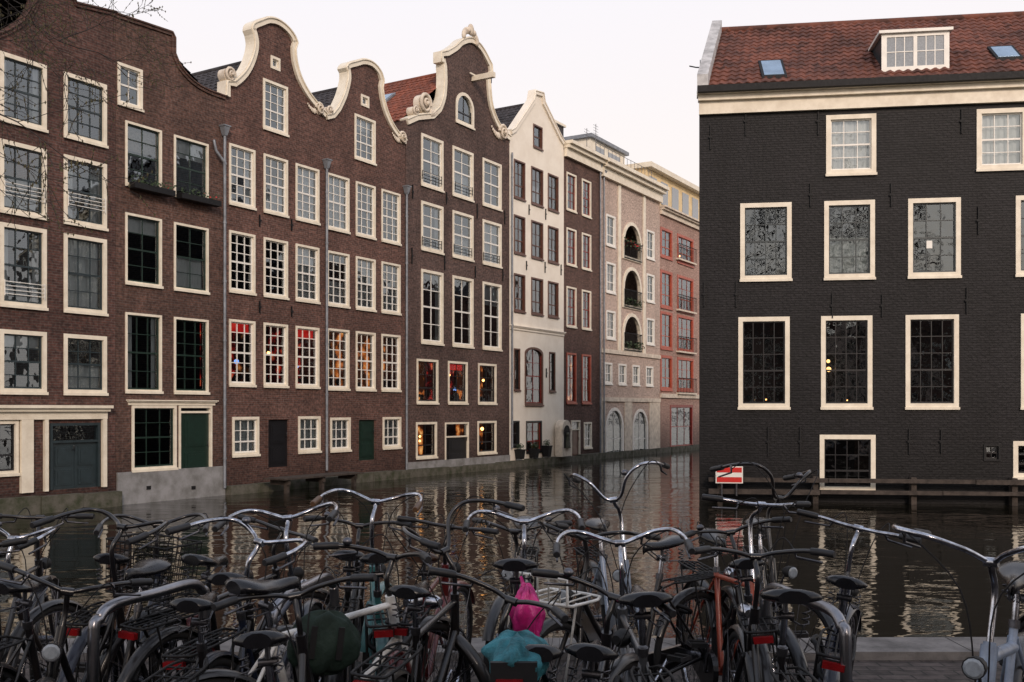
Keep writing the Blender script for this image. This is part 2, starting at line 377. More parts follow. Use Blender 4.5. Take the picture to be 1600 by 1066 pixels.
        d=s.part('door',fb,label=label)
        hb=MB(); hx=leaves_[0][1]-.09 if not double else leaves_[0][1]-.05
        hb.tube([(hx,.05,z0+1.0),(hx,-.02,z0+1.0),(hx,-.02,z0+1.12)],.014,'steel',6); ob('handle',hb,d)
    def pdoor(s,px0,px1,py0,py1,**kw):
        pc=(px0+px1)/2; s.door(s.X(px0),s.X(px1),s.Z(pc,py1),s.Z(pc,py0),**kw)
    def finish(s,top,eave,ridge=None,rooftile='tiledark',base=-.6):
        w=s.w; g=.006; mb=MB()
        outer=[(g,base),(w-g,base)]+[(min(w-g,max(g,p[0])),p[1]) for p in reversed(top)]
        loops=[outer]+s.holes; flat=[p for l in loops for p in l]; n=len(flat)
        tri=tessellate_polygon([[Vector((p[0],p[1],0)) for p in l] for l in loops])
        T=.25
        vs=[(p[0],0,p[1]) for p in flat]+[(p[0]+(s.shear*T if p[0]<=g+1e-6 else 0),T,p[1]) for p in flat]
        fs=[]
        for t in tri:
            a,b,c=[Vector((flat[i][0],flat[i][1],0)) for i in t]
            if (b-a).cross(c-a).z<0: t=(t[0],t[2],t[1])
            fs.append(tuple(t)); fs.append(tuple(i+n for i in reversed(t)))
        o=0
        for l in loops:
            m=len(l)
            for i in range(m): fs.append((o+i,o+(i+1)%m,o+(i+1)%m+n,o+i+n))
            o+=m
        mb.add(vs,fs,s.wall)
        D=s.depth; h=s.shear; xa=g+h*(T+.001); xb=g+h*(D-.2)
        mb.add([(xa,T+.001,base),(xa+.12,T+.001,base),(xb+.12,D-.2,base),(xb,D-.2,base),(xa,T+.001,eave),(xa+.12,T+.001,eave),(xb+.12,D-.2,eave),(xb,D-.2,eave)],
               [(0,3,2,1),(4,5,6,7),(0,1,5,4),(1,2,6,5),(2,3,7,6),(3,0,4,7)],s.wall)
        mb.box(w-.12,w-g,T+.001,D-.2,base,eave,s.wall)
        if ridge: mb.prism([(g,base),(w-g,base),(w-g,eave),(w/2,ridge),(g,eave)],D-.199,D,s.wall)
        else: mb.box(g+h*D,w-g,D-.199,D,base,eave,s.wall)
        mb.box(.121+h*D,w-.121,T+.001,D-.2,.2,.4,'dark')
        s.part('wall',mb)
        if s.shear: return
        rb=MB()
        if ridge:
            sl=math.hypot(w/2,ridge-eave)
            roof_tiles(rb,(.0,T+.01,eave),(0,1,0),(w/2,0,ridge-eave),D-T,sl,rooftile)
            roof_tiles(rb,(w,T+.01,eave),(0,1,0),(-w/2,0,ridge-eave),D-T,sl,rooftile)
            rb.tube([(w/2,T+.02,ridge+.02),(w/2,D,ridge+.02)],.09,rooftile,8)
        else:
            rb.box(.0,w,T+.02,D,eave,eave+.15,'lead')
        return s.part('roof',rb)
    def trim(s,path,k='cream',wo=.05,wi=.13,yf=-.09,yb=.29,name='gable_coping'):
        P=[Vector((p[0],p[1])) for p in path]; mb=MB(); vs=[]; n=len(P)
        for i in range(n):
            t=(P[min(n-1,i+1)]-P[max(0,i-1)]); t.normalize(); nn=Vector((-t.y,t.x))
            o=P[i]+nn*wo; q=P[i]-nn*wi
            vs+=[(o.x,yf,o.y),(o.x,yb,o.y),(q.x,yb,q.y),(q.x,yf,q.y)]
        fs=[]
        for i in range(n-1):
            for a in range(4):
                b=(a+1)%4; fs.append((4*i+a,4*i+b,4*i+4+b,4*i+4+a))
        fs+=[(0,1,2,3),(4*n-4,4*n-3,4*n-2,4*n-1)]
        mb.add(vs,fs,k)
        mb.tube([(p.x,yf-.015,p.y-.0) for p in P],.03,k,6)
        return s.part(name,mb)
    def scroll(s,cx,cz,r,mir=1,k='stone'):
        mb=MB(); pts=[];rs=[]
        for q in range(26):
            a=q*.5; rr=r*(1-q/28)
            pts.append((cx+mir*rr*math.cos(a)*.9,-.08-.1*(q/26),cz+rr*math.sin(a))); rs.append(r*.2*(1-q/40))
        mb.tube(pts,rs,k,7)
        mb.tube([(cx,-.02,cz),(cx,.25,cz)],r*.86,k,16)
        mb.ball((cx,-.2,cz),r*.22,k,8,6)
        for q in range(6):
            mb.ball((cx+mir*r*(1.0+.3*q),-.05,cz+r*(-.6+.03*q*q)),r*(.36-.045*q),k,8,6,(1,.6,1.2))
        return s.part('scroll_ornament',mb)
    def pipe(s,px,py0,py1,off=.0,hop=True):
        x=s.X(px)+off; z1=s.Z(px,py0); z0=s.Z(px,py1); mb=MB()
        mb.tube([(x,-.11,z0),(x,-.11,z1)],.045,'lead',8)
        for q in range(6):
            z=z0+(z1-z0)*(q+.5)/6; mb.tube([(x,-.11,z-.03),(x,-.11,z+.03)],.058,'lead',8)
        if hop:
            mb.add([(x-.05,-.17,z1-.05),(x+.05,-.17,z1-.05),(x+.05,-.05,z1-.05),(x-.05,-.05,z1-.05),(x-.11,-.23,z1+.22),(x+.11,-.23,z1+.22),(x+.11,-.01,z1+.22),(x-.11,-.01,z1+.22)],
               [(0,3,2,1),(4,5,6,7),(0,1,5,4),(1,2,6,5),(2,3,7,6),(3,0,4,7)],'lead')
            mb.box(x-.13,x+.13,-.25,-.008,z1+.221,z1+.26,'lead')
        return s.part('drainpipe',mb)
    def plinth(s,h=.32,out=.28,k='moss'):
        mb=MB(); n=max(3,int(s.w/1.1))
        for i in range(n):
            a=s.w*i/n+.006;b=s.w*(i+1)/n-.006; dh=R.uniform(-.03,.03); do=R.uniform(-.02,.02)
            mb.box(a,b,-out+do,-.004,-.6,h+dh,k)
        return s.part('foundation',mb)
    def anchors(s,pts,h=.55):
        for (px,py) in pts:
            mb=MB(); x=s.X(px); z=s.Z(px,py); hh=h*R.uniform(.8,1.1); mb.box(x-.016,x+.016,-.05,-.002,z-hh/2,z+hh/2,'iron'); mb.box(x-.05,x+.05,-.06,-.051,z-.03,z+.03,'iron')
            s.part('wall_anchor',mb)
    def hcornice(s,x0,x1,z0,z1,out=.3,k='cream',name='cornice'):
        mb=MB(); h=z1-z0
        mb.box(x0,x1,-out*.35,-.003,z0,z0+h*.55,k); mb.box(x0-.03,x1+.03,-out*.7,-.002,z0+h*.55+.002,z0+h*.78,k); mb.box(x0-.06,x1+.06,-out,.1,z0+h*.78+.004,z1,k)
        return s.part(name,mb)
    def P(s,pts): return [(s.X(a),s.Z(a,b)) for a,b in pts]
RP=(-10.73,27.0); RD=(.515,.857)
def row(px0,px1,wall,label,**kw):
    k0=(px0-800)/F;k1=(px1-800)/F; D=Vector(RD).normalized()
    f=lambda k:(k*RP[1]-RP[0])/(D.x-k*D.y)
    return House(RP,RD,f(k0),f(k1),wall,label,'canal houses along the water',**kw)
def cr2(pts,n=4): return [(v.x,v.y) for v in crom([(a,b,0) for a,b in pts],n)]
# ---------------- house 1
h=row(-95,181,'brickA','dark brown brick canal house with cream framed windows')
h.grid([(-62,-14),(0,72),(100,166)],[(68,176),(208,322),(341,472),(512,612)],nx=3,nz=4,sash='teal_s',cw=.095,
   opts={(0,1):dict(curtain='sides'),(0,2):dict(curtain='none'),(1,1):dict(curtain='half'),(1,2):dict(curtain='sides'),(3,1):dict(curtain='top'),(2,1):dict(curtain='sides'),(2,2):dict(curtain='sheer'),(3,2):dict(curtain='half')})
for (a,b,y) in ((0,72,462),(100,166,325),(0,72,310)):
    mb=MB(); x0=h.X(a)+.08;x1=h.X(b)-.08;z=h.Z((a+b)/2,y)
    for q in range(4): mb.tube([(x0,-.08,z+.1*q),(x1,-.08,z+.1*q)],.011,'white',5)
    mb.tube([(x0,-.08,z-.05),(x0,-.08,z+.34)],.013,'white',5); mb.tube([(x1,-.08,z-.05),(x1,-.08,z+.34)],.013,'white',5); h.part('window_guard_rail',mb)
zc=h.Z(132,655); h.hcornice(.02,h.X(165),zc,zc+.36,.26)
h.pdoor(78,156,661,763,leaf='teal_s',double=True,frame='teal_s',transom=.3,label='dark blue panelled double door with transom')
h.pw(-50,28,658,742,nx=3,nz=3,sash='black_s',curtain='none')
mb=MB(); x=h.X(40); z0=h.Z(40,770); mb.box(x-.16,x+.16,-.1,-.004,z0,zc-.004,'cream'); h.part('pilaster',mb)
mb=MB(); x=h.X(70); mb.box(x-.05,x+.05,-.1,-.004,z0,zc-.004,'cream'); h.part('pilaster',mb)
mb=MB(); x=h.X(161); mb.box(x-.06,x+.06,-.1,-.004,z0,zc-.004,'cream'); h.part('pilaster',mb)
top=cr2(h.P([(-95,80),(-60,72),(-25,60),(10,48),(38,30),(52,10),(58,-12)]))+h.P([(60,-14),(112,-8),(118,5),(181,20)])
h.trim(top,'brickA',.04,.1,-.05); h.finish(top,h.Z(132,80),h.Z(80,5)); h.plinth(.42,k='moss')
# ---------------- house 2
h=row(181,351,'brickB','narrow brown brick canal house with flower boxes')
h.pw(184,222,104,167,nx=2,nz=2,sash='white',cw=.07)
h.grid([(196,252),(272,325)],[(197,294),(338,445),(491,612)],nx=2,nz=4,sash='green_s',cw=.055,
   opts={(0,0):dict(curtain='blind'),(0,1):dict(curtain='top'),(1,0):dict(curtain='top'),(1,1):dict(curtain='half'),(2,0):dict(nx=3,curtain='sides'),(2,1):dict(nx=3,nz=6,curtain='none')})
h.pw(206,275,634,733,nx=3,nz=4,sash='green_s',cw=.07,curtain='none')
h.pdoor(279,331,634,750,leaf='green_s',transom=.1,label='dark green door with cream frame')
zc=h.Z(235,640); h.hcornice(h.X(200),h.X(335),zc+.12,zc+.27,.13)
for (a,b,y) in ((198,262,302),(272,334,318)):
    mb=MB(); x0=h.X(a);x1=h.X(b);z=h.Z((a+b)/2,y); mb.box(x0,x1,-.34,-.1,z,z+.16,'iron')
    q=h.part('flower_box',mb); pb=MB()
    for i in range(170):
        x=R.uniform(x0-.02,x1+.02); zz=z+.16+R.random()**1.6*.2; y0=-.22+R.uniform(-.14,.12); r=R.uniform(.02,.045)
        aa=Vector((R.uniform(-1,1),R.uniform(-1,1),R.uniform(-1,1))).normalized()*r; bb=aa.orthogonal().normalized()*r
        c=Vector((x,y0,zz)); pb.add([c-aa,c-bb,c+aa,c+bb],[(0,1,2,3)],'flower' if R.random()<.05 else 'leaf')
    ob('plants',pb,q)
mb=MB(); mb.box(.02,h.w-.02,-.06,-.004,-.6,h.Z(240,735),'greypl'); h.part('plinth',mb)
for px in (230,300):
    mb=MB(); x=h.X(px);z=h.Z(px,762); mb.box(x-.07,x+.07,-.08,-.061,z-.05,z+.05,'iron'); h.part('air_vent',mb)
top=h.P([(181,22),(268,51),(272,60)])+cr2(h.P([(272,84),(282,106),(300,126),(322,140),(351,151)]))
h.trim(top,'brickB',.04,.1,-.05); h.finish(top,h.Z(330,155),h.Z(262,70)); 
h.pipe(352,212,762,-.12)
mb=MB(); x=h.X(350)
mb.tube([(x-.45,-.06,h.Z(340,222)),(x-.42,-.12,h.Z(340,228)-.2),(x-.12,-.14,h.Z(350,240)-.3),(x-.08,-.11,h.Z(350,260)-.3)],.04,'lead',8); h.part('drainpipe_branch',mb)
# ---------------- house 3
h=row(351,508,'brickC','brown brick house with cream neck gable and scrolls')
h.pw(423,437,90,109,nx=1,nz=1,cw=.07,curtain='none',sill=False); h.pw(411,449,130,206,nx=3,nz=5,cw=.075,curtain='sides')
h.grid([(358,398),(412,449),(462,498)],[(230,322),(364,457),(501,602)],nx=3,nz=6,cw=.065,mt=.026,
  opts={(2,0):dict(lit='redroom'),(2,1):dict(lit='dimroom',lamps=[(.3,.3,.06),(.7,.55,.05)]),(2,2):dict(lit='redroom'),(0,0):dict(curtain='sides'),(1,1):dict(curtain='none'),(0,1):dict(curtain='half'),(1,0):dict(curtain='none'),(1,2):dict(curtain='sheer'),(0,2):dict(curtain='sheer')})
h.grid([(363,404),(466,500)],[(652,711)],nx=3,nz=3,curtain='sheer')
h.pdoor(416,453,652,730,frame='brickC',leaf='black_s',transom=.05)
top=h.P([(351,150),(352,128)])+cr2(h.P([(364,128),(380,113),(391,92),(396,70),(394,54)]))+cr2(h.P([(391,46),(394,38),(405,33),(418,29),(432,32),(446,42),(457,56),(462,68)]))+cr2(h.P([(459,78),(461,98),(468,122),(481,146),(497,166),(508,178)]))
h.trim(top,'cream',.05,.16); h.finish(top,h.Z(360,150),h.Z(428,84)); h.plinth(.3)
h.scroll(h.X(353)+.1,h.Z(354,118)+.02,.24,1); h.scroll(h.X(500)-.1,h.Z(500,172),.22,-1)
h.anchors([(405,345),(455,352),(405,480),(455,487)],.35)
h.pipe(507,262,735)
# ---------------- house 4
h=row(508,634,'brickC','brown brick house with arched cream bell gable')
h.pw(564,576,150,167,nx=1,nz=1,cw=.07,curtain='none',sill=False); h.pw(554,586,184,252,nx=3,nz=5,cw=.075,curtain='top')
h.grid([(511,545),(556,586),(596,625)],[(275,360),(395,478),(515,608)],nx=3,nz=6,cw=.065,mt=.026,
  opts={(2,0):dict(lit='dimroom'),(2,1):dict(lit='warm'),(2,2):dict(lit='warm'),(0,0):dict(curtain='sheer'),(1,0):dict(curtain='half'),(1,1):dict(curtain='sheer'),(0,1):dict(curtain='sides')})
h.grid([(516,547),(598,626)],[(653,704)],nx=3,nz=3,curtain='sheer')
h.pdoor(558,588,653,719,frame='brickC',leaf='green_s',transom=.05)
top=h.P([(508,180),(518,178)])+cr2(h.P([(526,168),(535,148),(541,125),(541,112)]))+cr2(h.P([(538,106),(543,100),(554,97),(567,94),(581,99),(592,112),(597,127)]))+cr2(h.P([(595,138),(598,158),(604,178),(613,197),(624,212),(633,220)]))
h.trim(top,'cream',.05,.16); h.finish(top,h.Z(515,182),h.Z(568,128)); h.plinth(.3)
h.scroll(h.X(514)-.05,h.Z(514,175),.18,1); h.scroll(h.X(627),h.Z(627,216),.24,-1)
h.pipe(632,302,742)
mb=MB(); x=h.X(540);z=h.Z(540,125); mb.tube([(x-.9,3,z-1.2),(x-.9,3,z+.9)],.03,'steel',6); mb.tube([(x-.9,2.8,z+.7),(x-.9,3.0,z+.7)],.26,'steel',14); h.part('roof_vent',mb)
# ---------------- house 5
h=row(634,796,'brickD','tall brown brick house with ornate neck gable and hoist beam')
h.grid([(658,692),(707,739),(754,783)],[(215,294),(319,393),(424,537)],nx=2,nz=4,cw=.10,mt=.03,
   opts={(2,0):dict(curtain='sides'),(2,1):dict(curtain='none'),(2,2):dict(curtain='top'),(1,1):dict(curtain='half'),(0,1):dict(curtain='half'),(0,0):dict(curtain='sides'),(1,2):dict(curtain='sheer')})
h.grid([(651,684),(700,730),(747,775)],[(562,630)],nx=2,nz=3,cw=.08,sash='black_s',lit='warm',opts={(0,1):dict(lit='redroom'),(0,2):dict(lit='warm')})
h.grid([(650,682),(746,775)],[(660,715)],nx=2,nz=3,cw=.08,sash='black_s',lit='warm')
h.pdoor(695,732,660,727,leaf='black_s',transom=.35)
h.pw(712,740,146,196,nx=2,nz=3,arch=.6,cw=.12,curtain='none',sash='black_s')
top=h.P([(634,187),(650,180),(674,178)])+cr2(h.P([(684,168),(690,150),(692,125),(691,98)]))+h.P([(687,97),(687,82)])+cr2(h.P([(697,80),(710,72),(720,63),(734,60),(746,68),(756,82),(766,102)]))+h.P([(767,116),(763,120)])+cr2(h.P([(764,140),(767,165),(775,188),(785,204),(796,214)]))
h.trim(top,'cream',.05,.2); h.finish(top,h.Z(640,190),h.Z(726,112),'tileorange'); h.plinth(.28)
h.scroll(h.X(662),h.Z(662,163),.42,1); h.scroll(h.X(647),h.Z(647,178)+.1,.2,1); h.scroll(h.X(784),h.Z(784,208),.36,-1)
mb=MB(); cx=h.X(732); cz=h.Z(732,62)
for q in range(13):
    a=math.pi*q/12; mb.ball((cx+.5*math.cos(a),-.1,cz+.0+.32*math.sin(a)),.12,'stone',8,6,(1,.7,1.3))
mb.ball((cx,-.12,cz+.38),.2,'stone',10,8,(.9,.6,1.25)); mb.ball((cx-.2,-.12,cz+.3),.13,'stone',8,6); mb.ball((cx+.2,-.12,cz+.3),.13,'stone',8,6)
h.part('crest_ornament',mb)
mb=MB(); cx=h.X(738); cz=h.Z(738,128); mb.box(cx-.09,cx+.09,-1.1,-.02,cz,cz+.22,'cream'); mb.box(cx-.35,cx+.35,-.14,-.1,cz+.221,cz+.28,'cream'); mb.tube([(cx,-.95,cz),(cx,-.95,cz-.22)],.02,'iron',6); h.part('hoist_beam',mb)
for (a,b,y) in ((655,690,283),(707,738,300),(655,690,385),(705,737,396),(751,780,408)):
    mb=MB(); x0=h.X(a)+.1;x1=h.X(b)-.1;z=h.Z((a+b)/2,y)
    for q in range(3): mb.tube([(x0,-.08,z+.13*q),(x1,-.08,z+.13*q)],.012,'iron',5)
    mb.tube([(x0,-.08,z-.05),(x0,-.08,z+.3)],.014,'iron',5); mb.tube([(x1,-.08,z-.05),(x1,-.08,z+.3)],.014,'iron',5); h.part('window_guard_rail',mb)
mb=MB(); mb.box(.02,h.w-.02,-.05,-.004,-.6,h.Z(700,718),'greypl'); h.part('plinth',mb)
h.anchors([(644,300),(697,310),(745,330),(788,340),(643,400),(694,410),(742,425),(785,430)],.6)
sk=MB(); 
xx=h.w*.22; ze=h.Z(640,190); rz=h.Z(726,112); sl=(rz-ze)/(h.w/2)
sk.prism([(xx,ze+sl*xx+.06),(xx+.8,ze+sl*(xx+.8)+.06),(xx+.8,ze+sl*(xx+.8)+.16),(xx,ze+sl*xx+.16)],2.4,3.3,'lead')
sk.prism([(xx+.08,ze+sl*(xx+.08)+.165),(xx+.72,ze+sl*(xx+.72)+.165),(xx+.72,ze+sl*(xx+.72)+.175),(xx+.08,ze+sl*(xx+.08)+.175)],2.5,3.2,'skyglass'); h.part('skylight',sk)
# ---------------- house 6
h=row(796,881,'plaster','narrow cream plastered house with pointed spout gable')
h.pw(833,847,197,232,nx=1,nz=2,cw=.06,frame='brown_s',sash='brown_s',curtain='none')
h.grid([(803,820),(830,848),(856,872)],[(252,311),(338,397),(429,487)],nx=2,nz=3,cw=.06,frame='brown_s',sash='brown_s',curtain='none',opts={(0,1):dict(curtain='half'),(1,2):dict(curtain='half')})
h.pw(820,848,543,633,nx=2,nz=4,cw=.09,frame='brown_s',sash='red_s',arch=.3,curtain='red')
h.grid([(803,812),(858,867)],[(545,610)],nx=1,nz=4,cw=.05,frame='brown_s',sash='black_s',curtain='none')
h.pw(822,846,658,706,nx=2,nz=3,cw=.06,frame='black_s',sash='red_s',lit='dimroom',lamps=[(.5,.7,.05)]); h.pw(800,811,658,697,nx=1,nz=2,cw=.05,frame='black_s',sash='black_s',curtain='none')
top=h.P([(796,237),(797,204),(803,200),(832,156),(834,142),(847,146),(849,160),(875,214),(880,222),(881,240)])
h.trim(top[1:-1],'plaster',.05,.18); h.finish(top,h.Z(800,215),h.Z(838,160)); h.plinth(.3)
h.anchors([(822,415),(851,418),(876,422),(822,580),(853,583),(800,510),(826,328),(852,335)],.5)
zz=h.Z(838,520); h.hcornice(.02,h.w-.02,zz,zz+.2,.12,'plaster','string_course')
h.pipe(799,240,700,-.1,False)
# ---------------- house 7
h=row(881,938,'brickE','narrow brown brick house with flat cream cornice')
h.grid([(885,900),(909,923)],[(272,330),(358,415),(449,511),(552,630)],nx=2,nz=4,cw=.08,sash='red_s',frame='cream',
   opts={(3,0):dict(lit='warm',frame='orange_s'),(3,1):dict(lit='warm',frame='orange_s')})
h.pdoor(892,906,657,718,leaf='brown_s'); h.pw(912,924,660,700,nx=2,nz=3,curtain='none')
zt=h.Z(884,222); h.hcornice(0.02,h.w,zt-.75,zt,.5)
h.finish([(0,zt-.1),(h.w,zt-.1)],zt-.12); h.plinth(.3); h.pipe(936,262,715,-.05)
mb=MB(); mb.box(.3,2.6,1.4,4,zt+.05,zt+1.5,'tiledark'); mb.box(.2,2.7,1.3,4.1,zt+1.501,zt+1.62,'cream'); mb.box(.8,1.9,1.3,1.39,zt+.35,zt+1.3,'cream'); mb.box(.9,1.8,1.28,1.299,zt+.45,zt+1.2,'clear'); h.part('dormer',mb)
mb=MB(); mb.box(3.0,3.7,3,3.8,zt+.03,zt+1.9,'brickE'); mb.tube([(3.2,3.4,zt+1.9),(3.2,3.4,zt+2.4)],.1,'terra',8); mb.tube([(3.5,3.4,zt+1.9),(3.5,3.4,zt+2.3)],.1,'terra',8); h.part('chimney',mb)
# ---------------- house 8
h=row(938,1031,'brickP','pinkish stone house with arched loggias and cream cornice')
h.grid([(947,961),(1010,1022)],[(337,385),(411,458),(486,530)],nx=2,nz=3,cw=.1,frame='white',curtain='none')
for (a,b) in ((348,408),(418,483),(490,550)):
    h.pw(972,1001,a,b,nx=0,cw=.18,arch=9,frame='cream',sill=False,curtain='none',proud=.08)
    x0=h.X(973);x1=h.X(1000);z=h.Z(987,b); mb=MB()
    for q in range(15):
        x=x0+(x1-x0)*q/14; mb.tube([(x,-.12,z+.05),(x,-.12,z+1.0)],.014,'iron',5)
    mb.tube([(x0,-.12,z+1.0),(x1,-.12,z+1.0)],.025,'iron',6); mb.tube([(x0,-.12,z+.06),(x1,-.12,z+.06)],.025,'iron',6); h.part('balcony_railing',mb)
    pb=MB()
    for i in range(130):
        c=Vector((R.uniform(x0,x1),-.2+R.uniform(-.1,.2),z+.9+R.gauss(0,.15) if a==348 else z+.15+R.random()*.4)); r=R.uniform(.03,.08)
        aa=Vector((R.uniform(-1,1),R.uniform(-1,1),R.uniform(-1,1))).normalized()*r; bb=aa.orthogonal().normalized()*r
        pb.add([c-aa,c-bb,c+aa,c+bb],[(0,1,2,3)],'flower' if (a==348 and R.random()<.3) else 'leaf')
    h.part('balcony_plants',pb)
h.grid([(944,956),(966,978),(988,999),(1009,1020)],[(567,600)],nx=2,nz=2,cw=.09,frame='white',curtain='none')
h.pw(946,974,637,712,nx=2,nz=3,arch=9,cw=.16,frame='white',sash='white',curtain='none'); h.pw(988,1012,639,711,nx=2,nz=3,arch=9,cw=.16,frame='white',sash='white',curtain='none')
for py in (628,556):
    mb=MB(); z=h.Z(985,py); mb.box(.03,h.w-.03,-.08,-.004,z,z+.22,'stone'); h.part('string_course',mb)
zt=h.Z(985,272); h.hcornice(0.02,h.w-.02,zt-.9,zt,.6); h.finish([(0,zt-.1),(h.w,zt-.1)],zt-.12); h.plinth(.3,k='moss')
z=h.Z(985,628); zm=h.Z(985,556)+.224
for (a,b) in ((938.5,945),(975,987),(1013.5,1030.5)):
    mb=MB(); mb.box(h.X(a)+.02,h.X(b)-.02,-.05,-.004,.3,z-.004,'stone'); h.part('stone_pier',mb)
for (a,b) in ((965,969),(1004,1007.5)):
    mb=MB(); mb.box(h.X(a),h.X(b),-.06,-.004,zm,zt-.905,'cream'); h.part('pilaster',mb)
mb=MB(); 
for q in range(16): mb.tube([(.3+q*.5,.4,zt),(.3+q*.5,.4,zt+1.0)],.014,'steel',5)
for zz in (.5,1.0): mb.tube([(.3,.4,zt+zz),(7.8,.4,zt+zz)],.014,'steel',5)
h.part('roof_railing',mb)
mb=MB(); mb.box(3.2,7.9,2.2,7,zt+.05,zt+2.2,'cream'); mb.box(3.0,8.1,2.0,7.2,zt+2.201,zt+2.4,'lead'); mb.box(3.9,5.0,2.18,2.199,zt+.7,zt+1.9,'clear'); mb.box(5.6,7.2,2.18,2.199,zt+.7,zt+1.9,'clear'); h.part('roof_terrace_room',mb)
for (x,hh) in ((.8,2.0),(1.9,2.5)):
    mb=MB(); mb.tube([(x,1.2,zt),(x,1.2,zt+hh)],.018,'steel',5)
    for q in range(4): mb.tube([(x-.3,1.2,zt+hh-.15*q-.1),(x+.3,1.2,zt+hh-.15*q-.1)],.01,'steel',4)
    h.part('antenna',mb)
h.pipe(941,275,712,0)
# ---------------- house 9
h=row(1031,1135,'brickR','rose brick apartment house with red framed windows')
h.grid([(1032,1050),(1058,1083),(1096,1112)],[(358,404),(424,482),(488,546),(556,610)],nx=2,nz=3,cw=.15,frame='orange_s',sash='orange_s',curtain='none',opts={(a,1):dict(nx=3,nz=3,lit='dimroom') for a in range(4)})
h.grid([(1047,1082)],[(633,700)],nx=3,nz=2,cw=.15,frame='red_s',sash='red_s',curtain='none')
for (y) in (404,482,546,610):
    mb=MB(); x0=h.X(1056);x1=h.X(1084);z=h.Z(1070,y+4)
    mb.box(x0,x1,-.22,-.02,z-.1,z,'stone')
    for q in range(13): mb.tube([(x0+(x1-x0)*q/12,-.19,z),(x0+(x1-x0)*q/12,-.19,z+.9)],.014,'iron',5)
    mb.tube([(x0,-.19,z+.9),(x1,-.19,z+.9)],.025,'iron',6); h.part('balcony_railing',mb)
zt=h.Z(1050,330); h.hcornice(.02,h.w,zt-.5,zt,.4,'stone'); h.finish([(0,zt-.1),(h.w,zt-.1)],zt-.12); h.plinth(.3)
mb=MB(); mb.box(.1,h.w,.9,8,zt+.05,zt+2.4,'penthouse'); mb.box(-.1,h.w,.5,8,zt+2.401,zt+2.7,'cream')
M['penthouse']=simple('yellow_cream_render',(.78,.60,.34),.7,var=.15,scale=2)
for q in range(6): mb.box(.5+q*1.8,1.6+q*1.8,.86,.899,zt+.6,zt+2.0,'clear')
h.part('penthouse',mb)
mb=MB(); z=h.Z(1050,622); mb.box(.03,h.w-.03,-.1,-.004,z,z+.25,'stone'); h.part('string_course',mb)
# ---------------- black corner house
SH=.16
h=House((5.316,28.3),(.990,-.141),0,17.5,'brickK','black painted brick canal house with red tiled roof',None,depth=8.5,shear=SH)
bk=dict(cw=.115,sill=True,proud=.035)
h.grid([(1291,1368),(1526,1604)],[(180,272)],nx=3,nz=4,sash='white',glass='glass',curtain='sheer',**bk)
h.grid([(1157,1236),(1288,1366),(1419,1500),(1587,1668)],[(318,437)],nx=4,nz=4,sash='teal_s',glass='glassdark',curtain='none',opts={(0,1):dict(nx=3,curtain='half'),(0,2):dict(nx=3)},**bk)
h.grid([(1154,1233),(1283,1362),(1415,1497),(1595,1676)],[(496,637)],nx=4,nz=5,sash='black_s',glass='glassdark',curtain='none',opts={(0,0):dict(lit='dark',lamps=[(.3,.04,.03),(.6,.05,.025)]),(0,1):dict(lit='dark',lamps=[(.15,.42,.07),(.14,.52,.05),(.4,.04,.025),(.6,.04,.02)])},**bk)
h.pw(1281,1367,680,767,nx=4,nz=3,sash='black_s',curtain='none',glass='glassdark',**bk)
h.pw(1583,1640,690,746,nx=3,nz=3,sash='black_s',curtain='none',glass='glassdark',**bk)
h.pw(1537,1562,695,720,nx=2,nz=2,frame='iron',sash='black_s',curtain='none',cw=.04,sill=False)
zt=h.Z(1092,141); zb=h.Z(1092,181); W=h.w
h.hcornice(0,W,zb,zt-.08,.35,'cream')
mb=MB(); mb.box(-.06,W,-.48,-.36,zt-.2,zt-.02,'iron'); mb.box(-.06,W,-.359,.1,zt-.07,zt-.03,'lead'); h.part('gutter',mb)
h.finish([(0,zt-.12),(W,zt-.12)],zt-.14)
run=3.6
rz=EYE-WATER+(HZ-52)/F*(28.3+run)
rb=MB(); V=Vector((SH*(run+.3),run+.3,rz-zt)); roof_tiles(rb,(.28-SH*.3,-.3,zt),(1,0,0),V,W-.35,V.length,'tilered',tw=.24,th=.32)
rb.add([(SH*run,run,rz),(W,run,rz),(W,8.5,zt-.3),(SH*8.5,8.5,zt-.3)],[(0,1,2,3)],'tilered'); rb.tube([(SH*run+.1,run,rz+.02),(W,run,rz+.02)],.11,'tilered',8)
rf=h.part('roof',rb,label='weathered red pantile roof slope')
slope=(rz-zt)/(run+.3)
mb=MB(); a0=-SH*.45; a1=SH*run
vs=[(a0,-.45,zt-.12),(a0+.3,-.45,zt-.12),(a0+.3,-.45,zt+.3),(a0,-.45,zt+.3),(a1,run,rz),(a1+.3,run,rz),(a1+.3,run,rz+.35),(a1,run,rz+.35)]
mb.add(vs,[(0,3,2,1),(4,5,6,7),(0,1,5,4),(1,2,6,5),(2,3,7,6),(3,0,4,7)],'verge'); h.part('roof_verge',mb)
mb=MB(); mb.add([(.05,-.0,zt-.2),(SH*8.4+.05,8.4,zt-.2),(SH*run+.05,run,rz-.02)],[(0,1,2)],'greypl'); h.part('side_gable',mb)
mb=MB(); z=h.Z(1100,66); mb.tube([(.40,2.2,z),(-.0,2.1,z),(-.2,2.1,z+.05)],.02,'iron',6); mb.box(.12,.14,2.08,2.12,z,z+.22,'iron'); h.part('iron_bracket',mb)
def slopez(y): return zt+slope*(y+.3)
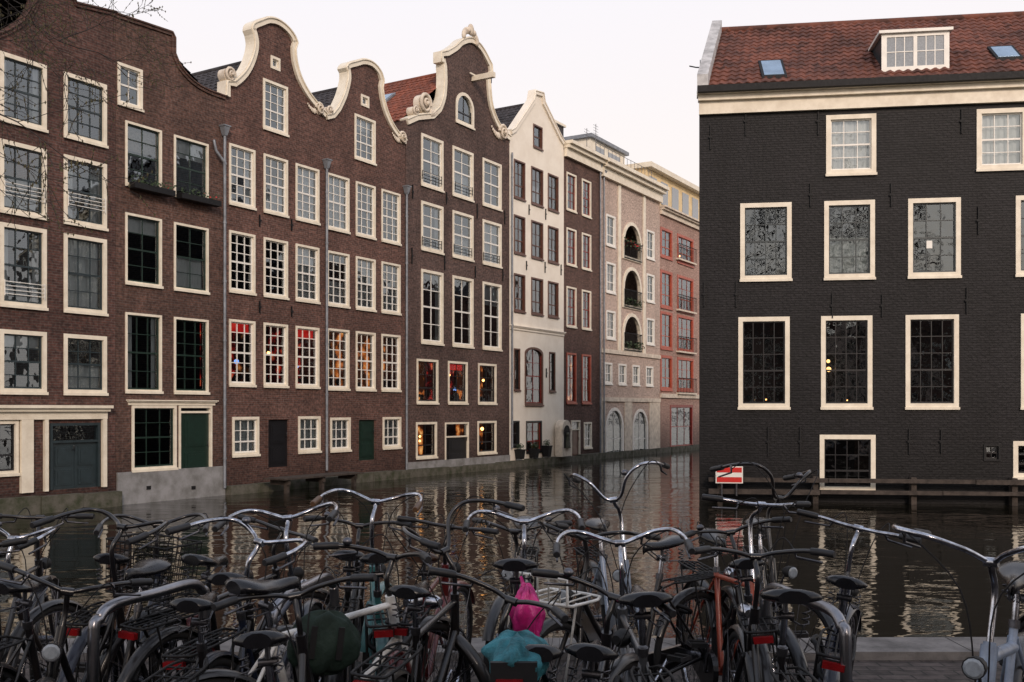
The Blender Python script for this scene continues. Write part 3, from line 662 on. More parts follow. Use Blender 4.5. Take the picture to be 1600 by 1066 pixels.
def skylight(px0,px1,y0,y1):
    mb=MB(); x0=h.X(px0);x1=h.X(px1)
    def pl(a,b,ya,yb,lift,k,th=.05):
        mb.add([(a,ya,slopez(ya)+lift),(b,ya,slopez(ya)+lift),(b,yb,slopez(yb)+lift),(a,yb,slopez(yb)+lift),(a,ya,slopez(ya)+lift+th),(b,ya,slopez(ya)+lift+th),(b,yb,slopez(yb)+lift+th),(a,yb,slopez(yb)+lift+th)],[(0,3,2,1),(4,5,6,7),(0,1,5,4),(1,2,6,5),(2,3,7,6),(3,0,4,7)],k)
    pl(x0,x1,y0,y1,.05,'iron',.08); pl(x0+.07,x1-.07,y0+.07,y1-.07,.131,'skyglass',.01); h.part('skylight',mb)
skylight(1190,1229,-.1,.95); skylight(1564,1606,.35,1.15)
mb=MB(); x0=h.X(1380);x1=h.X(1484); y=.15; z0=slopez(y)+.0; z1=z0+1.02
mb.box(x0,x1,y,3.0,z0-.1,z1,'teal_s'); mb.box(x0-.1,x1+.1,y-.12,3.1,z1+.001,z1+.08,'white')
mb.box(x0-.02,x1+.02,y-.03,y-.001,z0-.12,z0+.1,'white'); mb.box(x0-.02,x0+.12,y-.03,y-.001,z0+.1,z1,'white'); mb.box(x1-.12,x1+.02,y-.03,y-.001,z0+.1,z1,'white'); mb.box((x0+x1)/2-.05,(x0+x1)/2+.05,y-.03,y-.001,z0+.1,z1,'white'); mb.box(x0+.12,x1-.12,y-.028,y-.001,z1-.1,z1-.002,'white')
for a,b in ((x0+.12,(x0+x1)/2-.05),((x0+x1)/2+.05,x1-.12)):
    mb.add([(a,y-.006,z0+.1),(b,y-.006,z0+.1),(b,y-.006,z1-.1),(a,y-.006,z1-.1)],[(0,1,2,3)],'clear')
    for q in (1,2): mb.box(a+(b-a)*q/3-.012,a+(b-a)*q/3+.012,y-.02,y-.0065,z0+.1,z1-.1,'white')
    mb.box(a,b,y-.019,y-.0067,(z0+z1)/2-.012,(z0+z1)/2+.012,'white')
h.part('dormer',mb,label='white dormer with two small paned windows')
h.anchors([(1266,305),(1392,305),(1528,345),(1165,190),(1278,190),(1502,190),(1110,215),(1300,478),(1378,478),(1150,460),(1100,460),(1510,470),(1200,690),(1250,690),(1420,690),(1470,690)],.75)
fb=MB(); 
for zz in (.26,.58):
    x=.25
    while x<W-.5:
        l=R.uniform(2.6,4.2); fb.box(x,min(W,x+l)-.02,-.42,-.28,zz+R.uniform(-.02,.02),zz+.12,'wood'); x+=l
x=.5
while x<W: fb.box(x,x+.14,-.279,-.005,-.6,.74,'wood'); x+=2.6
h.part('timber_fender',fb)
C=Vector((5.316,28.3,0)); D=Vector((.990,-.141,0)).normalized(); Nw=Vector((-D.y,D.x,0))
sg=MB(); sg.box(-.37,.37,-.02,.02,0,.47,'white'); sg.box(-.34,.34,-.028,-.021,.03,.17,'signred'); sg.box(-.34,.34,-.028,-.021,.30,.44,'signred'); sg.box(-.34,.34,-.027,-.021,.172,.298,'white')
sg.tube([(-.2,.03,-.35),(-.2,.03,.3)],.025,'steel',6); sg.tube([(.2,.03,-.35),(.2,.03,.3)],.025,'steel',6)
u=h.X(1137); p=C+D*u-Nw*.55
s_=ob('waterway_sign',sg,None,Matrix.Translation((p.x,p.y,WATER+h.Z(1137,753)))@Matrix.Rotation(math.atan2(D.y,D.x),4,'Z'),label='red and white no entry canal sign on timber fender',category='sign')
nb=MB(); nb.box(h.X(1448),h.X(1457),.035,.041,h.Z(1452,388),h.Z(1452,376),'white'); h.part('paper_note',nb)
# ---------------- houses behind the viewpoint and down the side canal, seen mirrored in glass and water
def plainrow(P0,d,spec):
    t0=0
    for (w,hh,wm) in spec:
        g=House(P0,d,t0,t0+w,wm,'plain brick town house facing the quay with sash windows','town houses on the quay street',depth=8,name='town_house')
        for a in range(3):
            for b in range(int((hh-2)//2.9)):
                x=w*(a+.5)/3; z=2.0+b*2.9; g.win(x-.5,x+.5,z,z+1.8,nx=2,nz=2,curtain='none',sill=False)
        g.finish([(0,hh),(w*.25,hh+.3),(w*.4,hh+1.6),(w*.6,hh+1.6),(w*.75,hh+.3),(w,hh)],hh,hh+1.3); t0+=w
plainrow((22,-15),(-1,0),((7,9.5,'brickE'),(6.5,8.6,'brickP'),(7.5,10,'brickC'),(7,9,'brickB'),(8,9.6,'brickD')))
plainrow((21.6,57.5),(-.515,-.857),((7.5,9.5,'brickC'),(8,8.6,'brickD'),(8,9.2,'brickE')))
# ------------------------------------------------------------------ setting
M['ground']=simple('earth_ground',(.08,.07,.06),.95,var=.4,scale=.2)
mb=MB(); mb.add([(-600,-600,-2.2),(600,-600,-2.2),(600,600,-2.2),(-600,600,-2.2)],[(0,1,2,3)],'ground'); ob('ground',mb,kind='structure')
m,nt,b=newmat('canal_water'); M['water']=m
b.inputs['Base Color'].default_value=(.007,.006,.003,1); b.inputs['Roughness'].default_value=.025; b.inputs['IOR'].default_value=1.31; b.inputs['Specular Tint'].default_value=(1,.92,.80,1)
tc=N(nt,'ShaderNodeTexCoord')
def wv(sx,sy,sc,det):
    mp=N(nt,'ShaderNodeMapping'); mp.inputs['Scale'].default_value=(sx,sy,1); mp.inputs['Rotation'].default_value=(0,0,.15)
    L(nt,tc.outputs['Object'],mp.inputs['Vector']); n=N(nt,'ShaderNodeTexNoise'); setin(n,Scale=sc,Detail=det,Roughness=.5); n.inputs['Distortion'].default_value=.6
    L(nt,mp.outputs[0],n.inputs['Vector']); return n
n1=wv(.7,1.4,1.25,1.2); n2=wv(1,2.0,4.5,1.5); n3=wv(1,1,.25,2.0)
ma=N(nt,'ShaderNodeMath',operation='MULTIPLY_ADD'); ma.inputs[1].default_value=.14; L(nt,n2.outputs['Fac'],ma.inputs[0]); L(nt,n1.outputs['Fac'],ma.inputs[2])
mr=N(nt,'ShaderNodeMapRange'); setin(mr,From_Min=.35,From_Max=.65,To_Min=.4,To_Max=1.0); L(nt,n3.outputs['Fac'],mr.inputs['Value'])
m5=N(nt,'ShaderNodeMath',operation='MULTIPLY'); L(nt,ma.outputs[0],m5.inputs[0]); L(nt,mr.outputs[0],m5.inputs[1])
bp=N(nt,'ShaderNodeBump'); setin(bp,Strength=1.0,Distance=.032)
L(nt,m5.outputs[0],bp.inputs['Height']); L(nt,bp.outputs[0],b.inputs['Normal'])
mb=MB(); mb.add([(-160,6.6,WATER),(160,6.6,WATER),(160,260,WATER),(-160,260,WATER)],[(0,1,2,3)],'water'); ob('canal_water',mb,kind='structure')
M['paving']=brick('clinker_paving',(.075,.060,.055),(.052,.042,.038),(.028,.025,.022),bw=.2,rh=.1,ms=.008,coords='floor',stain=.4)
M['kerb']=simple('kerb_stone',(.15,.14,.135),.85,var=.45,scale=5,bump=.5)
mb=MB(); mb.box(-60,60,-40,6.35,-.3,0,'paving'); ob('quay_pavement',mb,kind='structure')
M['quaybrick']=brick('quay_wall_brick',(.10,.06,.05),(.07,.045,.04),(.06,.05,.045))
mb=MB(); mb.box(-60,60,6.2,6.62,-2.3,-.101,'quaybrick'); ob('quay_wall',mb,kind='structure')
mb=MB(); x=-30
while x<30:
    l=R.uniform(.9,1.3); mb.box(x+.004,x+l-.004,6.351,6.76,-.1,.05+R.uniform(-.006,.006),'kerb'); x+=l
ob('quay_kerb',mb,kind='structure')
hp=Vector((RP[0],RP[1],0)); hd=Vector(RD+(0,)).normalized(); hn=Vector((hd.y,-hd.x,0))
def onrow(px,out):
    k=(px-800)/F; t=(k*RP[1]-RP[0])/(hd.x-k*hd.y); return hp+hd*t+hn*out
ROT=Matrix.Rotation(math.atan2(hd.y,hd.x),4,'Z')
p=onrow(460,.95)
pl=MB()
for i in range(6): pl.box(-1.9,1.9,-.42+i*.15,-.42+i*.15+.14,.42,.47,'wood')
for x in (-1.6,0,1.6): pl.box(x-.06,x+.06,-.35,.4,.25,.419,'wood'); pl.box(x-.06,x+.06,-.3,-.18,-.6,.249,'wood')
ob('landing_platform',pl,None,Matrix.Translation((p.x,p.y,WATER))@ROT,label='low wooden landing platform above the canal water',category='platform')
for px in (806,828,848):
    p=onrow(px,.22); pb=MB(); w=R.uniform(.3,.42); hh=R.uniform(.35,.55)
    pb.add([(-w*.4,-.15,0),(w*.4,-.15,0),(w*.4,.15,0),(-w*.4,.15,0),(-w*.5,-.2,hh),(w*.5,-.2,hh),(w*.5,.2,hh),(-w*.5,.2,hh)],[(0,3,2,1),(4,5,6,7),(0,1,5,4),(1,2,6,5),(2,3,7,6),(3,0,4,7)],'iron')
    pb.box(-w*.54,w*.54,-.22,.22,hh+.001,hh+.05,'iron')
    o=ob('planter',pb,None,Matrix.Translation((p.x,p.y,WATER+.36))@ROT,label='dark square planter with leafy shrub on the ledge',category='planter',group='planters on the ledge')
    lb=MB(); leaves(lb,(0,0,hh+.18),.2,130,.05); ob('shrub',lb,o)
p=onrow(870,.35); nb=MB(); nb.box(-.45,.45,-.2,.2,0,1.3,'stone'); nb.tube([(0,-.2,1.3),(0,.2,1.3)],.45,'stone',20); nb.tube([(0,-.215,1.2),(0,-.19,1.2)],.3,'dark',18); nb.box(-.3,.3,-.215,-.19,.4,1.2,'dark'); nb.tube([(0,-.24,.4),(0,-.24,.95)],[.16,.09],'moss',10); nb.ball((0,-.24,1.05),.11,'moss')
ob('stone_niche',nb,None,Matrix.Translation((p.x,p.y,WATER+.34))@ROT,label='small arched stone niche standing on canal ledge',category='niche')
# ------------------------------------------------------------------ trees
M['leafbud']=simple('spring_buds',(.08,.07,.025),.7)
def tree(x,y,name_label,seed,lean,H=5.2,spread=1.0,nb=9,z00=2.9,br0=.06,maxd=5):
    rr=random.Random(seed); tb=MB(); bb=MB(); big=H>8
    tr=[Vector((0,0,-.02)),Vector((.05,0,1.5)),Vector((.12*lean,.05,3.0)),Vector((.3*lean,.1,4.4 if not big else H*.6)),Vector((.5*lean,.1,H+1.6))]
    tb.tube(crom(tr,5),[(.2-.007*i)*(1.5 if big else 1) for i in range(21)],'bark',10)
    def br(p,d,l,r,dep):
        pts=[p];n=5; q=p.copy(); dd=d.copy()
        for i in range(n):
            dd=(dd+Vector((rr.gauss(0,.16),rr.gauss(0,.16),rr.gauss(0,.13)-(.05 if dep>2 else -.03)))).normalized(); q=q+dd*l/n; pts.append(q.copy())
            if dep<maxd and i>0:
                for _ in range(1 if dep<2 else rr.choice([1,1,2])):
                    s=Vector((rr.gauss(0,1),rr.gauss(0,1),rr.gauss(0,.7))); s=(s-dd*s.dot(dd)).normalized()
                    br(q.copy(),(dd*rr.uniform(.5,.9)+s*.8).normalized(),l*rr.uniform(.42,.62),r*.5,dep+1)
            elif rr.random()<.7:
                a=rr.uniform(.008,.016); bb.add([q+Vector((0,0,-a)),q+Vector((a*.5,0,0)),q+Vector((0,0,a)),q+Vector((-a*.5,a*.3,0))],[(0,1,2,3)],'leafbud')
        bb.tube(pts,[max(.018 if big else .0018,r*(1-.75*i/n)) for i in range(n+1)],'bark',4 if dep>1 else 6)
    for k in range(nb):
        a=rr.uniform(0,6.28) if k%2 else rr.gauss(0,.6)
        z=z00+k*.45*(H/5.2); p=Vector((.12*lean+.06*(z-3) if not big else .3*lean,.05,z)); d=Vector((math.cos(a),math.sin(a),rr.uniform(.25,.6))).normalized()
        br(p,d,rr.uniform(2.2,3.0)*spread,br0,1)
    e=bpy.data.objects.new('tree',None); COL.objects.link(e); e.location=(x,y,0); e['label']=name_label; e['category']='tree'
    ob('trunk',tb,e); ob('crown',bb,e)
tree(-6.0,6.2,'bare spring tree with thin budding twigs on the quay',5,1,z00=3.6,br0=.022,spread=1.0,nb=8)
tree(6.6,-6,'tall bare tree standing on the quay street',8,-1,H=12,spread=1.5,maxd=4,nb=12,br0=.16)
tree(12.0,-7,'tall bare tree standing on the quay street',12,1,H=12,spread=1.4,maxd=4,nb=12,br0=.16)
# ------------------------------------------------------------------ bicycles
CACHE={}
def cm(key,fn,name):
    if key not in CACHE:
        b=MB(); fn(b); CACHE[key]=b.mesh(name)
    return CACHE[key]
RH=(-.52,0,.345); FH=(.60,0,.345); BB=(-.06,0,.29)
HT=Vector((.345,0,.84)); HB=Vector((.405,0,.64)); HAX=(HT-HB).normalized()
def ring(c,r,n=40,y=0): return [(c[0]+r*math.cos(2*math.pi*i/n),y,c[2]+r*math.sin(2*math.pi*i/n)) for i in range(n)]
def f_tyre(c,fat=.019): return lambda b: b.tube(ring(c,.345-fat),fat,'rubber',8,closed=True)
def f_rim(c): return lambda b: b.tube(ring(c,.312),.010,'chrome',6,closed=True)
def f_hub(c):
    def f(b):
        b.tube([(c[0],-.05,c[2]),(c[0],.05,c[2])],.022,'steel',10)
        b.tube([(c[0],-.085,c[2]),(c[0],.085,c[2])],.006,'steel',6)
        for i in range(32):
            a=2*math.pi*i/32; sgn=1 if i%2 else -1; a2=a+(.9 if (i//2)%2 else -.9)
            b.tube([(c[0]+.02*math.cos(a2),.028*sgn,c[2]+.02*math.sin(a2)),(c[0]+.308*math.cos(a),0,c[2]+.308*math.sin(a))],.0013,'steel',3,smooth=False)
    return f
def f_guard(c,a0,a1,k):
    def f(b):
        vs=[];fs=[];n=26;prof=[(-.030,.352),(-.022,.364),(-.008,.370),(.008,.370),(.022,.364),(.030,.352)]
        for i in range(n+1):
            a=math.radians(a0+(a1-a0)*i/n)
            for (y,r) in prof: vs.append((c[0]+r*math.cos(a),y,c[2]+r*math.sin(a)))
        for i in range(n):
            for j in range(5): fs.append((i*6+j,i*6+j+1,i*6+6+j+1,i*6+6+j))
        b.add(vs,fs,k,True)
        for a in (a0+(a1-a0)*.25,a0+(a1-a0)*.85) :
            for s in (-1,1):
                aa=math.radians(a); b.tube([(c[0],.05*s,c[2]),(c[0]+.355*math.cos(aa),.031*s,c[2]+.355*math.sin(aa))],.0025,'steel',4)
    return f
def f_frame(kind,k):
    def f(b):
        st=(-.235,0,.80); r=.0155
        b.tube([BB,st],r,k,10); b.tube([HB-HAX*.02,HT+HAX*.01],.020,k,10)
        if kind=='diamond':
            b.tube([(-.225,0,.775),HT-HAX*.03],.0135,k,10); b.tube([BB,HB+HAX*.03],.0165,k,10)
        elif kind=='mixte':
            b.tube([(-.17,0,.60),HT-HAX*.05],.013,k,10); b.tube([BB,HB+HAX*.03],.016,k,10)
        elif kind=='fat':
            b.tube([(-.225,0,.72),HT-HAX*.04],.022,k,12); b.tube([BB,HB+HAX*.03],.030,k,12); b.tube([HB-HAX*.02,HT+HAX*.0],.027,k,12)
        else:
            b.tube(crom([HT-HAX*.06,(.25,0,.60),(.10,0,.42),(-.02,0,.39),(-.125,0,.46)],6),.0145,k,10)
            b.tube(crom([HB+HAX*.02,(.28,0,.44),(.12,0,.31),BB],6),.017,k,10)
        for s in (-1,1):
            b.tube([(-.22,.012*s,.76),(-.36,.045*s,.56),(RH[0],.058*s,RH[2])],.0075,k,7)
            b.tube([(BB[0],.02*s,BB[2]),(-.2,.045*s,.30),(RH[0],.058*s,RH[2])],.009,k,7)
        b.tube([(BB[0],-.04,BB[2]),(BB[0],.04,BB[2])],.022,k,10)
        b.tube([(-.232,0,.79),(-.238,0,.82)],.02,'steel',8)
        b.tube([( -.40+.06*math.cos(a),.055*math.sin(a)*1.0,.615+.03*math.cos(a)) for a in [i*.5 for i in range(11)]],.011,'iron',6)
    return f
def f_fork(k,r=1.0):
    def f(b):
        for s in (-1,1):
            b.tube(crom([(HB.x+.003,.03*s,HB.z-.01),(.44,.046*s,.54),(.505,.05*s,.43),(FH[0],.052*s,FH[2])],4),[.0125*r]*6+[.0115*r]*4+[.009*r]*3,k,8)
        b.tube([(HB.x,-.035,HB.z-.01),(HB.x,.035,HB.z-.01)],.016,k,8)
        b.tube([HB,HT],.012,k,8)
    return f
def barpath(bars):
    if bars=='dutch': return [(.345,0,1.06),(.385,.07,1.075),(.405,.15,1.10),(.37,.22,1.11),(.27,.258,1.095),(.17,.266,1.075),(.08,.266,1.06)]
    if bars=='flat': return [(.36,0,1.05),(.36,.09,1.052),(.345,.17,1.06),(.31,.28,1.065)]
    if bars=='high': return [(.345,0,1.05),(.36,.05,1.07),(.39,.11,1.17),(.36,.19,1.22),(.26,.25,1.21),(.14,.27,1.18),(.07,.27,1.165)]
    if bars=='loop': return [(.35,0,1.06),(.42,.06,1.10),(.50,.15,1.14),(.50,.24,1.155),(.40,.29,1.15),(.25,.29,1.12),(.12,.27,1.10)]
    return [(.36,0,1.04),(.35,.08,1.06),(.29,.19,1.08),(.21,.28,1.08)]
def f_bar(bars,k,dz):
    def f(b):
        P=[(x,y,z+dz) for x,y,z in barpath(bars)]
        full=[(x,-y,z) for x,y,z in reversed(P[1:])]+P
        b.tube(crom(full,5),.0095,k,9)
        st=HT+HAX*.0
        b.tube(crom([st,HT+HAX*(.12+dz),(P[0][0]-.012,0,P[0][2]-.03),(P[0][0],0,P[0][2])],5),.011,k,9)
        b.tube([(P[0][0],-.022,P[0][2]),(P[0][0],.022,P[0][2])],.016,k,9)
        for s in (-1,1):
            e=Vector((P[-1][0],P[-1][1]*s,P[-1][2])); q=Vector((P[-2][0],P[-2][1]*s,P[-2][2])); d=(q-e).normalized()
            m=e+d*.15; fw=Vector((.03,0,-.035))
            b.tube([m+d*.02,m+fw,e+d*.03+fw*1.25],[.007,.006,.005],'steel',6)
            b.tube(crom([m+fw*.6,m+Vector((.16,-.03*s,.03)),(.47,.06*s,.98+dz),(.43,.02*s,.75),(.40,.015*s,.60)],5),.0028,'rubber',5)
    return f
def f_grip(bars,s,k,dz):
    def f(b):
        P=[Vector((x,y*s,z+dz)) for x,y,z in barpath(bars)]; C=crom(P,5); ln=0; out=[C[-1]+(C[-1]-C[-2]).normalized()*.008]
        for i in range(len(C)-1,0,-1):
            out.append(C[i]); ln+=(C[i]-C[i-1]).length
            if ln>.115: break
        rs=[.013]+[.0160,.0150,.0160]*10; b.tube(out,rs[:len(out)],k,9)
    return f
def f_saddle(k,wide):
    def f(b):
        st=[(-.145,.5,.040),(-.135,.80,.045),(-.10,1,.040),(-.055,.90,.027),(-.01,.64,.015),(.04,.36,.008),(.085,.24,.008),(.12,.20,.006),(.138,.13,-.002),(.142,.03,-.012)]
        n=14; vs=[];fs=[]
        for x,wf,z in st:
            hw=.086*wide*wf
            for j in range(n):
                a=2*math.pi*j/n; cy=math.cos(a); sz=math.sin(a)
                y=hw*math.copysign(abs(cy)**.8,cy); zz=z+(.012*sz if sz>0 else .034*sz)+ (-.014*(abs(cy)**2)); vs.append((x-.255,y,.965+zz))
        for i in range(len(st)-1):
            for j in range(n): fs.append((i*n+j,i*n+(j+1)%n,(i+1)*n+(j+1)%n,(i+1)*n+j))
        b.add(vs,fs,k,True); b.add(vs[:n],[tuple(reversed(range(n)))],k,True)
        for s in (-1,1):
            pts=[( -.36+.014*math.cos(t*1.3),.05*s+.014*math.sin(t*1.3),.885+.0045*t) for t in range(15)]
            b.tube(pts,.003,'steel',5)
            b.tube([(-.36,.045*s,.885),(-.25,.02*s,.885),(-.15,.018*s,.94)],.0035,'steel',5)
    return f
def f_post(k):
    return lambda b: (b.tube([(-.233,0,.79),(-.262,0,.91)],.0125,k,8), b.tube([(-.262,-.03,.90),(-.262,.03,.90)],.014,'steel',8), b.tube([(-.262,0,.90),(-.262,0,.95)],.009,'steel',8))
def f_rack(k):
    def f(b):
        z=.765
        b.tube(crom([(-.30,-.045,z),(-.40,-.065,z),(-.74,-.065,z),(-.78,-.04,z),(-.785,0,z),(-.78,.04,z),(-.74,.065,z),(-.40,.065,z),(-.30,.045,z)],4),.006,k,6)
        for y in (-.03,0,.03): b.tube([(-.36,y,z),(-.77,y,z)],.004,k,5)
        for x in (-.4,-.52,-.64): b.tube([(x,-.065,z),(x,.065,z)],.004,k,5)
        for s in (-1,1):
            b.tube([(-.45,.065*s,z),(RH[0],.07*s,RH[2])],.005,k,6); b.tube([(-.70,.065*s,z),(RH[0],.07*s,RH[2])],.005,k,6)
            b.tube([(-.30,.045*s,z),(-.225,.015*s,.74)],.005,k,6)
    return f
def f_chain(k):
    def f(b):
        pts=[];r1=.105;r2=.055
        for i in range(13): a=math.pi/2-math.pi*i/12; pts.append((BB[0]+r1*math.cos(a),BB[2]+r1*math.sin(a)))
        for i in range(9): a=-math.pi/2-math.pi*i/8; pts.append((RH[0]+r2*math.cos(a),RH[2]+r2*math.sin(a)))
        b.prism(pts,-.078,-.05,k)
    return f
def f_crank(a):
    def f(b):
        b.tube([(BB[0],-.095,BB[2]),(BB[0],.075,BB[2])],.009,'steel',8)
        for s,q in ((-1,a),(1,a+math.pi)):
            b.tube([(BB[0],.09*s,BB[2]),(BB[0]+.17*math.cos(q),.10*s,BB[2]+.17*math.sin(q))],.009,'chrome',7)
    return f
def f_pedal(s,a):
    def f(b):
        q=a if s<0 else a+math.pi; c=(BB[0]+.17*math.cos(q),.10*s,BB[2]+.17*math.sin(q))
        b.tube([c,(c[0],c[1]+.1*s,c[2])],.006,'steel',6)
        for x in (-.032,.032): b.box(c[0]+x-.012,c[0]+x+.012,min(c[1]+.015*s,c[1]+.105*s),max(c[1]+.015*s,c[1]+.105*s),c[2]-.012,c[2]+.012,'rubber')
        b.box(c[0]-.044,c[0]+.044,c[1]+.106*s-.003,c[1]+.106*s+.003,c[2]-.01,c[2]+.01,'steel')
    return f
def f_head(k):
    def f(b):
        c=Vector((.455,0,.80)); b.tube([c,c+Vector((.03,0,0)),c+Vector((.07,0,0))],[.018,.032,.036],k,12); b.tube([c+Vector((.0705,0,0)),c+Vector((.076,0,0))],[.032,.024],'clear',12)
        b.tube([c+Vector((.01,0,-.01)),(.41,0,.66)],.006,'steel',5)
    return f
def f_tail(b):
    b.box(-.815,-.79,-.040,.040,.724,.750,'redlens'); b.box(-.789,-.783,-.046,.046,.718,.756,'iron')
def f_stand(b):
    b.tube([(-.14,.05,.28),(-.20,.14,.02)],.008,'steel',6); b.tube([(-.20,.14,.02),(-.17,.16,.005)],.009,'rubber',6)
def f_bell(dz,bars):
    def f(b):
        P=barpath(bars)[2 if bars!='flat' else 1]; b.ball((P[0]-.01,P[1]*.9,P[2]+dz+.022),.021,'steel',10,6,(1,1,.8))
    return f
def f_basket(b):
    x0,x1,z0,z1=.44,.72,.80,1.05; w=.17
    for z in [z0+(z1-z0)*i/7 for i in range(8)]:
        r=.005 if z>z1-.01 or z<z0+.01 else .0028; g=.86+.14*(z-z0)/(z1-z0)
        b.tube([(x0,-w*g,z),(x1,-w*g,z),(x1,w*g,z),(x0,w*g,z)],r,'iron',4,closed=True,smooth=False)
    n=12
    for i in range(n+1):
        y=-w+2*w*i/n
        for x in (x0,x1): b.tube([(x,y*.86,z0),(x,y,z1)],.0026,'iron',4)
        b.tube([(x0,y*.86,z0),(x1,y*.86,z0)],.0026,'iron',4)
    for i in range(10):
        x=x0+(x1-x0)*i/9
        for s in (-1,1): b.tube([(x,s*w*.86,z0),(x,s*w,z1)],.0026,'iron',4)
    b.tube([(.44,0,.84),(.39,0,.86)],.01,'iron',5)
def f_frack(k):
    def f(b):
        z=.80; 
        b.tube(crom([(.42,-.14,z),(.66,-.15,z),(.70,-.12,z),(.70,.12,z),(.66,.15,z),(.42,.14,z),(.42,-.14,z)],3),.008,k,6)
        b.tube([(.70,-.13,z),(.71,-.13,z+.12),(.71,.13,z+.12),(.70,.13,z)],.008,k,6)
        for y in (-.09,-.03,.03,.09): b.tube([(.42,y,z),(.70,y,z),(.71,y,z+.12)],.005,k,5)
        for s in (-1,1): b.tube([(.62,.13*s,z),(FH[0],.06*s,FH[2])],.006,k,6)
    return f
def f_lock(k):
    def f(b):
        b.tube([(-.20+.09*math.cos(a),.05+.05*math.sin(a),.60+.10*math.sin(a)+.02*math.sin(3*a)) for a in [i*.42 for i in range(15)]],.012,k,7,closed=True)
        b.box(-.14,-.09,.03,.075,.50,.56,'iron')
    return f
NB=[0]
BACK=.36
def bike(x,y,hd,color='black',kind='step',bars='dutch',steer=0,lean=3,dz=0,basket=None,rack='black',gripc='grip',sad='saddle',wide=1.0,guard=None,barc='chrome',label=None,crank=None,raise_=0,tail=True,head=True,scale=.95,back=None):
    back=BACK if back is None else back
    a=math.radians(hd); x=x*(y+back)/y; y=y+back; sx=x-math.cos(a)*.33*scale; sy=y-math.sin(a)*.33*scale
    e=bpy.data.objects.new('bicycle',None); COL.objects.link(e); e.empty_display_size=.2
    e.matrix_basis=Matrix.Translation((sx,sy,0))@Matrix.Rotation(a,4,'Z')@Matrix.Rotation(math.radians(lean),4,'X')@Matrix.Diagonal((scale,scale,scale,1))
    e['category']='bicycle'; e['group']='bicycles parked along the quay'
    e['label']=label or f"{'dark blue' if color=='darkblue' else color} {'city' if kind!='step' else 'step-through'} bicycle parked among others on the quay"
    k='p_'+color
    gk='chrome' if guard=='chrome' else 'p_'+(guard or ('black' if color in('orange','silver','teal') and kind!='step' else color))
    S=Matrix.Translation(HB)@Matrix.Rotation(math.radians(steer),4,HAX)@Matrix.Translation(-HB)
    if crank is None: crank=R.choice([.3,1.2,2.2,-.8,3.6])
    fr_=1.5 if kind=='fat' else 1.0
    ob('frame',cm(('fr',kind,k),f_frame(kind,k),'frame'),e)
    ob('fork',cm(('fk',k,fr_),f_fork(k,fr_),'fork'),e,S)
    w=ob('wheel',cm('hubR',f_hub(RH),'wheel'),e); ob('tyre',cm('tR',f_tyre(RH),'tyre'),w); ob('rim',cm('rR',f_rim(RH),'rim'),w)
    w=ob('wheel',cm('hubF',f_hub(FH),'wheel'),e,S); ob('tyre',cm('tF',f_tyre(FH),'tyre'),w); ob('rim',cm('rF',f_rim(FH),'rim'),w)
    ob('mudguard',cm(('gR',gk),f_guard(RH,25,205,gk),'mudguard'),e); ob('mudguard',cm(('gF',gk),f_guard(FH,30,170,gk),'mudguard'),e,S)
    hb=ob('handlebar',cm(('hb',bars,barc,dz),f_bar(bars,barc,dz),'handlebar'),e,S)
    for s in (-1,1): ob('grip',cm(('gr',bars,s,gripc,dz),f_grip(bars,s,gripc,dz),'grip'),hb)
    if NB[0]%3==1: ob('bell',cm(('bell',dz,bars),f_bell(dz,bars),'bell'),hb)
    ob('saddle',cm(('sd',sad,wide),f_saddle(sad,wide),'saddle'),e,Matrix.Translation((-.08*raise_,0,raise_))@Matrix.Translation((-.255,0,.95))@Matrix.Rotation(math.radians(R.uniform(-7,2)),4,'Y')@Matrix.Translation((.255,0,-.95)))
    ob('seat_post',cm('post',f_post('chrome'),'seat_post'),e,Matrix.Translation((0,0,raise_)))
    if rack: ob('rear_rack',cm(('rk',rack),f_rack('chrome' if rack=='chrome' else 'iron'),'rear_rack'),e)
    ob('chain_case',cm(('cc',),f_chain('p_black'),'chain_case'),e)
    c=ob('crank',cm(('ck',crank),f_crank(crank),'crank'),e)
    for s in (-1,1): ob('pedal',cm(('pd',s,crank),f_pedal(s,crank),'pedal'),c)
    if head: hk='chrome' if NB[0]%2 else 'iron'; ob('headlight',cm(('hl',hk),f_head(hk),'headlight'),e,S)
    if tail and rack: ob('tail_light',cm('tl',f_tail,'tail_light'),e)
    if NB[0]%3==0: lk=R.choice(['iron','p_maroon','p_darkblue']); ob('chain_lock',cm(('lk',lk),f_lock(lk),'chain_lock'),e)
    ob('kickstand',cm('ks',f_stand,'kickstand'),e)
    if basket=='wire': ob('basket',cm('bk',f_basket,'basket'),e,S,label='black wire front basket')
    if basket=='rackwhite': ob('front_rack',cm('frw',f_frack('p_white'),'front_rack'),e,S,label='white tubular front carrier')
    NB[0]+=1
    return e
bike(-2.39,4.9,96,'black','diamond','flat',steer=8,lean=4,dz=.03,barc='p_black')
bike(-2.06,4.2,84,'black','step','dutch',steer=-10,lean=-4)
bike(-1.66,4.05,76,'black','step','dutch',steer=-6,lean=4,basket='wire',dz=.08,barc='p_black',label='black bicycle with black wire front basket on the quay')
bike(-1.95,3.65,105,'darkblue','diamond','flat',steer=12,lean=-5,dz=.02,barc='p_black')
bike(-1.02,3.7,88,'black','step','dutch',steer=-26,lean=3,dz=.06,label='black bicycle with wide chrome swept handlebar')
bike(-.89,4.2,80,'darkblue','mixte','dutch',steer=8,lean=-3,dz=.10)
bike(-1.17,4.66,72,'black','diamond','flat',steer=-15,lean=5,barc='p_black')
bike(-.50,3.70,50,'white','diamond','city',steer=10,lean=4,guard='black',barc='p_black',rack=None,dz=-.04,scale=1.0,label='black and white sporty bicycle with green pannier bag')
